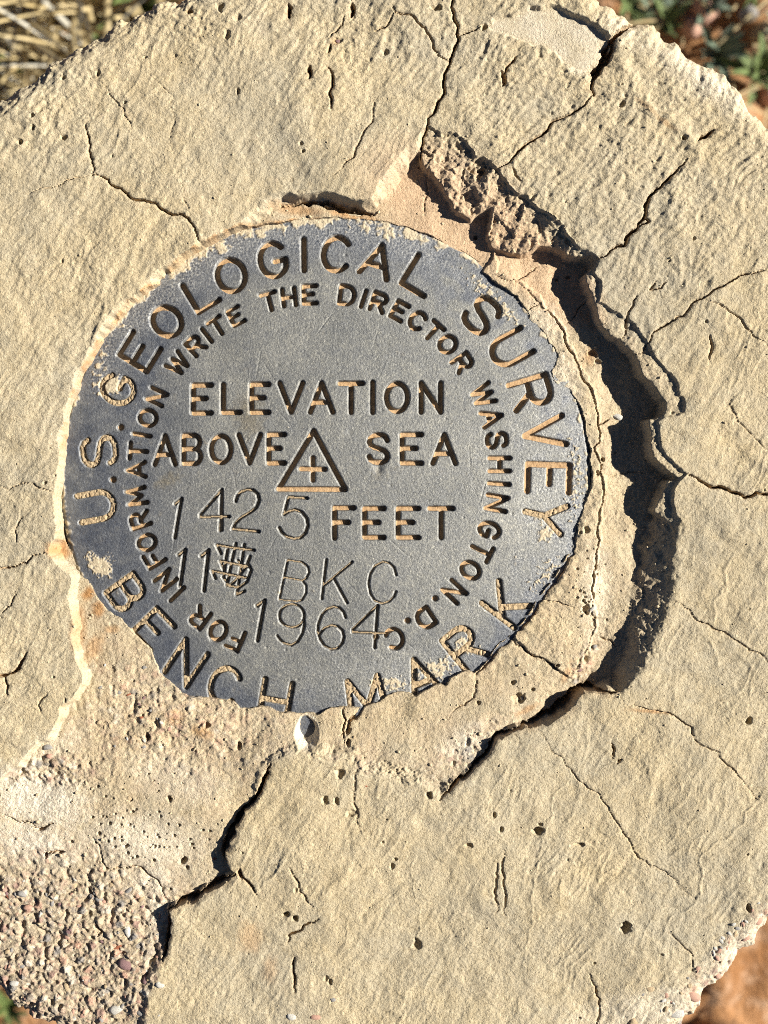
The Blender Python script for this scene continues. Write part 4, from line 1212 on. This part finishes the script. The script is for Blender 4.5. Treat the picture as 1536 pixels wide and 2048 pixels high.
digit('digit', oN, 4.8, [[(1220, 150), (985, 378), (985, 405), (1300, 422)], [(1225, 148), (1195, 555)]], 3.6, 4.8, f'digit 4 of 1964 {st}')

carve = np.zeros(GD.shape, F)
wear_glint = np.zeros(GD.shape, F)
groove = []
nfl = perlin(GD.X / 7, GD.Y / 7, 411) * 0.7 + perlin(GD.X / 3.2, GD.Y / 3.2, 412) * 0.45
ncr = np.abs(perlin(GD.X / 16, GD.Y / 16, 413))
for nm, strokes, hw, dep, fill, mat, lb, vee in MARKS:
    strokes = [sc(s_, ZD + 6) for s_ in strokes]
    pp = np.concatenate([np.array(s_) for s_ in strokes])
    w = GD.win(pp[:, 0].min() - hw - 8, pp[:, 0].max() + hw + 8, pp[:, 1].min() - hw - 8, pp[:, 1].max() + hw + 8)
    sub = Grid.__new__(Grid)
    sub.xs, sub.ys, sub.X, sub.Y = GD.xs[w[1]], GD.ys[w[0]], GD.X[w], GD.Y[w]
    sub.shape = sub.X.shape
    d = np.full(sub.shape, hw + 8, F)
    for s_ in strokes:
        sub.dist(s_, hw + 8, out=d)
    d = d + perlin(sub.X / 9, sub.Y / 9, 414) * 0.35
    if vee:
        c = dep * np.clip((hw + 0.3 - d) / (hw * 0.75), 0, 1)
        lip_ = 0.5 * np.exp(-((d - hw - 1.2) / 1.3) ** 2)
    else:
        c = dep * ss(hw + 1.0, hw - 1.3, d)
        lip_ = -0.5 * np.exp(-((d - hw - 0.8) / 1.5) ** 2)
    carve[w] = np.maximum(carve[w], c - np.where(c < 0.3, lip_, 0))
    wear_glint[w] = np.maximum(wear_glint[w], np.exp(-((d - hw) / (1.3 if not vee else 1.6)) ** 2) * (0.75 if not vee else 0.6))  # paler rims: worn edges and a painted highlight for lit groove walls
    groove.append((nm, w, d, hw, dep, fill, mat, lb, vee))
# a punched dent under the S of SEA and small dings
extra = np.zeros(GD.shape, F)
for px, py, rr_, dd in [(757, 929, 9, 3.5), (757, 940, 8, 3), (700, 865, 6, 1.0), (690, 508, 3.5, 1.6), (590, 918, 4, 2)] + [(rng.uniform(200, 1100), rng.uniform(500, 1380), rng.uniform(1.5, 3), rng.uniform(.5, 1.4)) for _ in range(70)]:
    px, py = sc([(px, py)], ZD + 6)[0]
    w = GD.win(px - 3 * rr_, px + 3 * rr_, py - 3 * rr_, py + 3 * rr_)
    q = np.hypot(GD.X[w] - px, GD.Y[w] - py) / rr_
    extra[w] += dd * np.exp(-q * q)
for _ in range(60):      # scratches
    px, py, a, L = rng.uniform(200, 1100), rng.uniform(500, 1380), rng.uniform(0.5, 2.6), rng.uniform(12, 60)
    pl = [(px, py), (px + L * math.cos(a), py - L * math.sin(a))]
    pp = np.array(pl)
    w = GD.win(pp[:, 0].min() - 4, pp[:, 0].max() + 4, pp[:, 1].min() - 4, pp[:, 1].max() + 4)
    sub.xs, sub.ys, sub.X, sub.Y = GD.xs[w[1]], GD.ys[w[0]], GD.X[w], GD.Y[w]
    sub.shape = sub.X.shape
    d = sub.dist(pl, 4)
    extra[w] += 0.55 * np.exp(-(d / 1.0) ** 2) * (rng.random() > .3)
pitn = np.clip(perlin(GD.X / 4.5, GD.Y / 4.5, 421) - 0.25, 0, 1) * 0.6 + perlin(GD.X / 3, GD.Y / 3, 422) * 0.14
# dust caked on the rim
b_ = lambda x, y, rx, ry, a=0: blob(GD, *sc([(x, y)], ZD)[0], rx, ry, a)
n1, n2, n3 = perlin(GD.X / 30, GD.Y / 30, 431), perlin(GD.X / 10, GD.Y / 10, 432), perlin(GD.X / 4, GD.Y / 4, 433)
rimd = DR - rad
ang = np.degrees(np.arctan2(-(GD.Y - DCY), GD.X - DCX))
topl = ss(40, 75, ang) * ss(172, 140, ang)
dust = np.zeros(GD.shape, F)
dust = np.maximum(dust, topl * ss(66, 8, rimd) * 1.25 + n1 * .8 + n2 * .5 + n3 * .2 - .92)
dust = np.maximum(dust, b_(200, 1132, 46, 40, 30) * 1.5 + n1 * .45 + n2 * .45 + n3 * .45 - .95)
dust = np.maximum(dust, b_(215, 770, 40, 34) * 1.5 + n2 * .6 + n3 * .3 - .8)
dust = np.maximum(dust, b_(1088, 1065, 26, 34) * 1.3 + n1 * .6 + n2 * .5 + n3 * .3 - .8)
dust = np.maximum(dust, b_(870, 1340, 60, 30, -20) * 1.2 + n2 * .7 + n3 * .5 - .75)
dust = np.maximum(dust, b_(780, 1368, 60, 18, 0) * 1.1 + n2 * .6 + n3 * .5 - .7)
dust = np.maximum(dust, b_(1150, 960, 30, 130, 0) * 0.9 + n2 * .7 + n3 * .6 - .85)
dust = np.maximum(dust, b_(990, 600, 110, 20, 45) * 1.1 + n2 * .7 + n3 * .5 - .8)
dust = np.maximum(dust, b_(930, 1290, 34, 30, 0) * 1.2 + n2 * .7 + n3 * .5 - .8)
dust = np.maximum(dust, b_(1090, 1150, 60, 30, -50) * 0.9 + n2 * .7 + n3 * .6 - .85)
dust = np.maximum(dust, ss(26, 4, rimd) * 0.9 + n1 * .5 + n2 * .5 - .75)
dustm = np.clip(dust * 3.2, 0, 1)
haze_d = np.clip(topl * ss(120, 20, rimd) * .7 + b_(1120, 1000, 110, 320) * .6 + b_(800, 1370, 240, 80) * .55 + n1 * .25, 0, .75)
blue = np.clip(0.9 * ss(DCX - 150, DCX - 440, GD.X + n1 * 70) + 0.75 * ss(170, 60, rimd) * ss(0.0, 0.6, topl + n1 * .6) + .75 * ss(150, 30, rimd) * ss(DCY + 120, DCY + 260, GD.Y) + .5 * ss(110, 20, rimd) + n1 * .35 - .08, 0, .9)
stn = np.clip(b_(500, 830, 40, 60) * .9 + b_(340, 960, 40, 20, -30) * .8 + b_(750, 950, 50, 30) * .35 + b_(345, 1430, 200, 60) * .3 + n2 * .3 + np.clip(n1, 0, 1) * .5 - .3, 0, .6)
wear_glint_haze = np.clip(wear_glint * (0.55 + .6 * n2) + haze_d * np.clip(.4 + n3, 0, 1), 0, .85)
shade_mask = np.repeat(np.clip((carve - 1.6) / 2, 0, 1)[..., None] * (carve > 0)[..., None] * 0.85, 4, -1)  # where groove shade is painted into the disc colour
patina = np.stack([dustm, wear_glint_haze, blue, stn], -1)
ZDk = base + wob - pitn - extra - carve + dustm * (1.2 + n2 * .8 + n3 * .6)
ZDk = np.where(over, base, ZDk)
ND = grid_normals(GD, ZDk)
incell = cellmid(rad) < DR + 0.2
j, i = np.nonzero(incell)
wd = GD.shape[1]
a = j * wd + i
q = np.stack([a + wd, a + wd + 1, a + 1, a], 1)
u, inv = np.unique(q.ravel(), return_inverse=True)
co = to_world(sx.ravel()[u], sy.ravel()[u], ZDk.ravel()[u]) - np.array(disc.location)
make_mesh('disc_plate', co, inv.reshape(-1, 4), M_DISC, disc, ND.reshape(-1, 3)[u], {'patina': patina.reshape(-1, 4)[u], 'groove': shade_mask.reshape(-1, 4)[u]})
# edge and underside of the tablet, with its stem
na = 360
vs, qs = [], []
for rr_, zz in ((DR + .1, -37), (DR + .4, -44), (DR - 2, -64), (DR - 40, -74), (170, -84), (120, -110), (110, -500), (2, -505)):
    t = np.linspace(0, 2 * np.pi, na, endpoint=False)
    vs.append(to_world(DCX + rr_ * np.cos(t), DCY + rr_ * np.sin(t), np.full(na, float(zz))))
for k in range(len(vs) - 1):
    t = np.arange(na)
    n_ = (t + 1) % na
    qs.append(np.stack([k * na + t, k * na + n_, (k + 1) * na + n_, (k + 1) * na + t], 1))
make_mesh('stem', np.concatenate(vs) - np.array(disc.location), np.concatenate(qs), M_DISC, disc)

for nm, w, d, hw, dep, fill, mat, lb, vee in groove:
    lim = hw * 0.34 if vee else hw + 0.4
    m = cellmid(d) < lim
    rr2 = cellmid(rad[w])
    m &= rr2 < DR - 1
    if not m.any():
        continue
    zz = base[w] + wob[w] - fill + nfl[w] * (0.35 if vee else 0.55)
    if mat is M_FULL:
        zz = zz + nfl[w] * 1.5 - np.clip(.09 - ncr[w], 0, 1) * 28
        zz = zz - 1.6 * np.clip((d - hw + 2.2) / 2.5, 0, 1)
    elif not vee:
        zz = zz + 1.6 * np.clip((d - hw + 2.6) / 2.6, 0, 1)
    j, i = np.nonzero(m)
    ww_ = d.shape[1]
    a = j * ww_ + i
    q = np.stack([a + ww_, a + ww_ + 1, a + 1, a], 1)
    u, inv = np.unique(q.ravel(), return_inverse=True)
    co = to_world(GD.X[w].ravel()[u], GD.Y[w].ravel()[u], zz.ravel()[u]) - np.array(disc.location)
    o = make_mesh(nm, co, inv.reshape(-1, 4), mat, disc)
    o['label'] = lb

# ------------------------------------------------------------------ the ground round the post
gl = np.concatenate([-spread(0.36, 90, 46, 3.2)[::-1], np.linspace(-0.36, 0.36, 200), spread(0.36, 90, 46, 3.2)])
GG = Grid(gl.astype(np.float64), gl.astype(np.float64))
gxx, gyy = GG.X, GG.Y
near = np.clip(1.2 - np.hypot(gxx, gyy) * 0.6, 0, 1)
wc, wcb, idc = worley(gxx / 0.022, gyy / 0.022, 601)
gz = perlin(gxx / 0.09, gyy / 0.09, 602) * 0.010 + perlin(gxx / 0.03, gyy / 0.03, 603) * 0.006 + np.clip(.6 - wc, 0, 1) * .022 * (idc > .45) + perlin(gxx / 0.012, gyy / 0.012, 604) * 0.003
gz = gz * near + perlin(gxx / 9, gyy / 9, 605) * 0.25 * ss(2, 12, np.hypot(gxx, gyy))
w = GG.shape[1]
jj, ii = np.meshgrid(np.arange(GG.shape[0] - 1), np.arange(GG.shape[1] - 1), indexing='ij')
a = (jj * w + ii).ravel()
co = np.stack([gxx.ravel(), gyy.ravel(), gz.ravel()], -1)
g_o = make_mesh('ground', co, np.stack([a, a + 1, a + w + 1, a + w], 1), M_SOIL)
tag(g_o, label='red brown bare soil round the concrete post', kind='structure')


def gpos(px, py, z=0.0):
    k = (D + H - z) / D
    return (px - 768) * S * k, (1024 - py) * S * k


def gzat(x, y):
    i = min(max(np.searchsorted(GG.xs, x), 0), w - 1)
    j = min(max(np.searchsorted(GG.ys, y), 0), w - 1)
    return float(gz[j, i])


def blade(vl, fl_, base_, dirv, L, wid, droop, seg=5):
    """one grass blade: a creased tapering strip"""
    dirv = Vector(dirv).normalized()
    side = dirv.cross(Vector((0, 0, 1)))
    if side.length < 1e-3:
        side = Vector((1, 0, 0))
    side.normalize()
    p = Vector(base_)
    v0 = len(vl)
    up = side.cross(dirv)
    for k in range(seg + 1):
        t = k / seg
        hw_ = wid * (1 - t) ** .7 * .5 + wid * .04
        vl.append(p - side * hw_)
        vl.append(p + up * hw_ * .5)
        vl.append(p + side * hw_)
        dirv = (dirv + Vector((0, 0, -droop / seg))).normalized()
        p = p + dirv * (L / seg)
    for k in range(seg):
        b = v0 + 3 * k
        fl_.append((b, b + 1, b + 4, b + 3))
        fl_.append((b + 1, b + 2, b + 5, b + 4))


def tuft_mesh(name, n, Lr, wid, lean, droop, mat, seed):
    rr = random.Random(seed)
    vl, fl_ = [], []
    for _ in range(n):
        a_ = rr.uniform(0, 6.283)
        l = rr.uniform(*lean)
        dv = (math.cos(a_) * math.sin(l), math.sin(a_) * math.sin(l), math.cos(l))
        b = (rr.gauss(0, .006), rr.gauss(0, .006), -.003)
        blade(vl, fl_, b, dv, rr.uniform(*Lr), wid * rr.uniform(.6, 1.4), rr.uniform(.2, droop))
    o = make_mesh(name, np.array([tuple(v) for v in vl]), np.array(fl_), mat)
    return o


# mat of fallen straw: one mass
vl, fl_ = [], []
rr = random.Random(5)
for _ in range(190):
    px, py = rr.uniform(-260, 420), rr.uniform(-160, 420)
    if px + py * 1.5 > 520:
        continue
    x, y = gpos(px, py)
    a_ = rr.gauss(2.1, .7)
    blade(vl, fl_, (x, y, gzat(x, y) + rr.uniform(.001, .02)), (math.cos(a_), math.sin(a_), rr.uniform(-.1, .4)), rr.uniform(.02, .07), rr.uniform(.0008, .0024), rr.uniform(.1, .6))
for _ in range(110):
    px, py = rr.uniform(1190, 1700), rr.uniform(-160, 300)
    x, y = gpos(px, py)
    a_ = rr.uniform(0, 6.28)
    blade(vl, fl_, (x, y, gzat(x, y) + rr.uniform(.001, .008)), (math.cos(a_), math.sin(a_), rr.uniform(-.1, .2)), rr.uniform(.01, .04), rr.uniform(.0005, .0012), .3)
o = make_mesh('straw_litter', np.array([tuple(v) for v in vl]), np.array(fl_), M_STRAW)
tag(o, label='fallen pale straw scattered over the soil', kind='stuff')

protos = [tuft_mesh('dry_grass_tuft', 30, (.05, .12), .0022, (.15, 1.1), .7, M_STRAW, 31), tuft_mesh('dry_grass_tuft', 26, (.04, .10), .0026, (.3, 1.2), .8, M_STRAW, 32), tuft_mesh('dry_grass_tuft', 22, (.05, .10), .0018, (.1, 1.0), .7, M_GREYSTRAW, 33)]
spots = [(20, 30, 'dense tuft of dry yellow grass in the upper left corner'), (105, 30, 'coarse tuft of dry grass right of the corner tuft at upper left'), (180, 30, 'thin grey tuft of dead grass close to the upper left post edge'),
         (-40, 120, 'yellow tuft of dry grass leaning in at the left border'), (262, -30, 'dry grass tuft at the top border nearest the post'), (40, 120, 'low grey tuft of dead grass just left of the post edge'),
         (120, -60, 'tall dry grass tuft reaching down from the top border'), (-90, -20, 'dry grass tuft reaching in from the corner of the photo')]
for k, (px, py, lb) in enumerate(spots):
    x, y = gpos(px, py, .03)
    o = protos[k % 3] if k < 3 else protos[k % 3].copy()
    if k >= 3:
        COL.objects.link(o)
    o.location = (x, y, gzat(x, y))
    o.rotation_euler = (0, 0, k * 1.9)
    s_ = .8 + .3 * ((k * 7) % 5) / 5
    o.scale = (s_, s_, s_ * .8)
    tag(o, label=lb, cat='grass tuft', group='dry grass tufts at the upper left')


def leaf_mesh(mat):
    vl_, f_ = [], []
    n = 7
    for k in range(n + 1):
        t = k / n
        hw_ = .17 * math.sin(math.pi * min(t * .93 + .05, 1)) ** .8
        z = .35 * t - .42 * t * t
        vl_ += [(t, -hw_, z + hw_ * .35), (t, 0, z), (t, hw_, z + hw_ * .35)]
    for k in range(n):
        b = 3 * k
        f_ += [(b, b + 3, b + 4, b + 1), (b + 1, b + 4, b + 5, b + 2)]
    o_ = make_mesh('leaf', np.array(vl_), np.array(f_), mat)
    me = o_.data
    bpy.data.objects.remove(o_)
    return me


LEAVES = [leaf_mesh(M_LEAF), leaf_mesh(M_GLAUC)]


def weed(px, py, n, L, m, seed, label):
    rr = random.Random(seed)
    x, y = gpos(px, py, .01)
    o = empty('weed_plant', (x, y, gzat(x, y) + .001), label=label, cat='weed', group='green weeds in the red soil')
    for k in range(n):
        c = bpy.data.objects.new('leaf', LEAVES[m])
        COL.objects.link(c)
        c.parent = o
        l = L * rr.uniform(.5, 1.15)
        c.scale = (l, l * rr.uniform(.5, 1.0), l)
        c.rotation_euler = (rr.uniform(-.3, .3), -rr.uniform(.15, 1.1), k * 2.4 + rr.uniform(-.3, .3))
        c.location = (0, 0, rr.uniform(0, .006))


weed(1335, 45, 13, .0105, 0, 1, 'small green weed touching the upper right edge of the post')
weed(1310, 8, 9, .009, 1, 2, 'grey green seedling near the top border above the post edge')
weed(1440, 108, 14, .013, 1, 3, 'spreading grey green weed in open red soil right of the post')
weed(1515, 150, 16, .015, 0, 4, 'large dark green weed nearest the right border of the photo')
weed(1490, 12, 12, .011, 0, 5, 'green weed in the far upper right corner')
weed(1415, 6, 9, .009, 1, 6, 'pale weed at the top border between two greener weeds')
weed(1262, -10, 12, .012, 0, 7, 'green weed behind the top edge of the post')
weed(280, 0, 14, .015, 0, 8, 'green weed among the dry grass at the top left')
weed(215, 30, 12, .012, 0, 9, 'low green weed between straw and the upper left edge')
weed(15, 120, 12, .014, 0, 10, 'green weed under the dry grass at the left border')
weed(8, 2030, 12, .012, 0, 11, 'dark green weed below the lower left edge')
weed(1545, 70, 12, .012, 1, 12, 'grey green weed half outside the right border')

SG = [stone_mesh('ground_stone', 800 + k, M_STONES[k]) for k in (0, 2, 3)]
gs = [(1400, 45, 7, 'reddish stone on the soil near the top right', 0), (1372, 70, 5, 'small pinkish stone between weed and post edge', 0), (1508, 90, 6, 'tan stone on the soil by the right border', 2), (1470, 60, 4, 'small grey stone on the red soil', 1), (1530, 200, 5, 'reddish stone in the gap beside the right edge', 0)]
for px, py, mm, lb, k in gs:
    x, y = gpos(px, py)
    o = bpy.data.objects.new('ground_stone', SG[k])
    COL.objects.link(o)
    o.location = (x, y, gzat(x, y) + mm * .0002)
    o.scale = (mm * .001,) * 3
    o.rotation_euler = (.2, .1, px)
    tag(o, label=lb, cat='stone', group='loose stones on the soil')
# clods
tris = sum(len(o.data.polygons) * 2 for o in bpy.data.objects if o.type == 'MESH')
print('tris', tris, 'objects', len(bpy.data.objects))
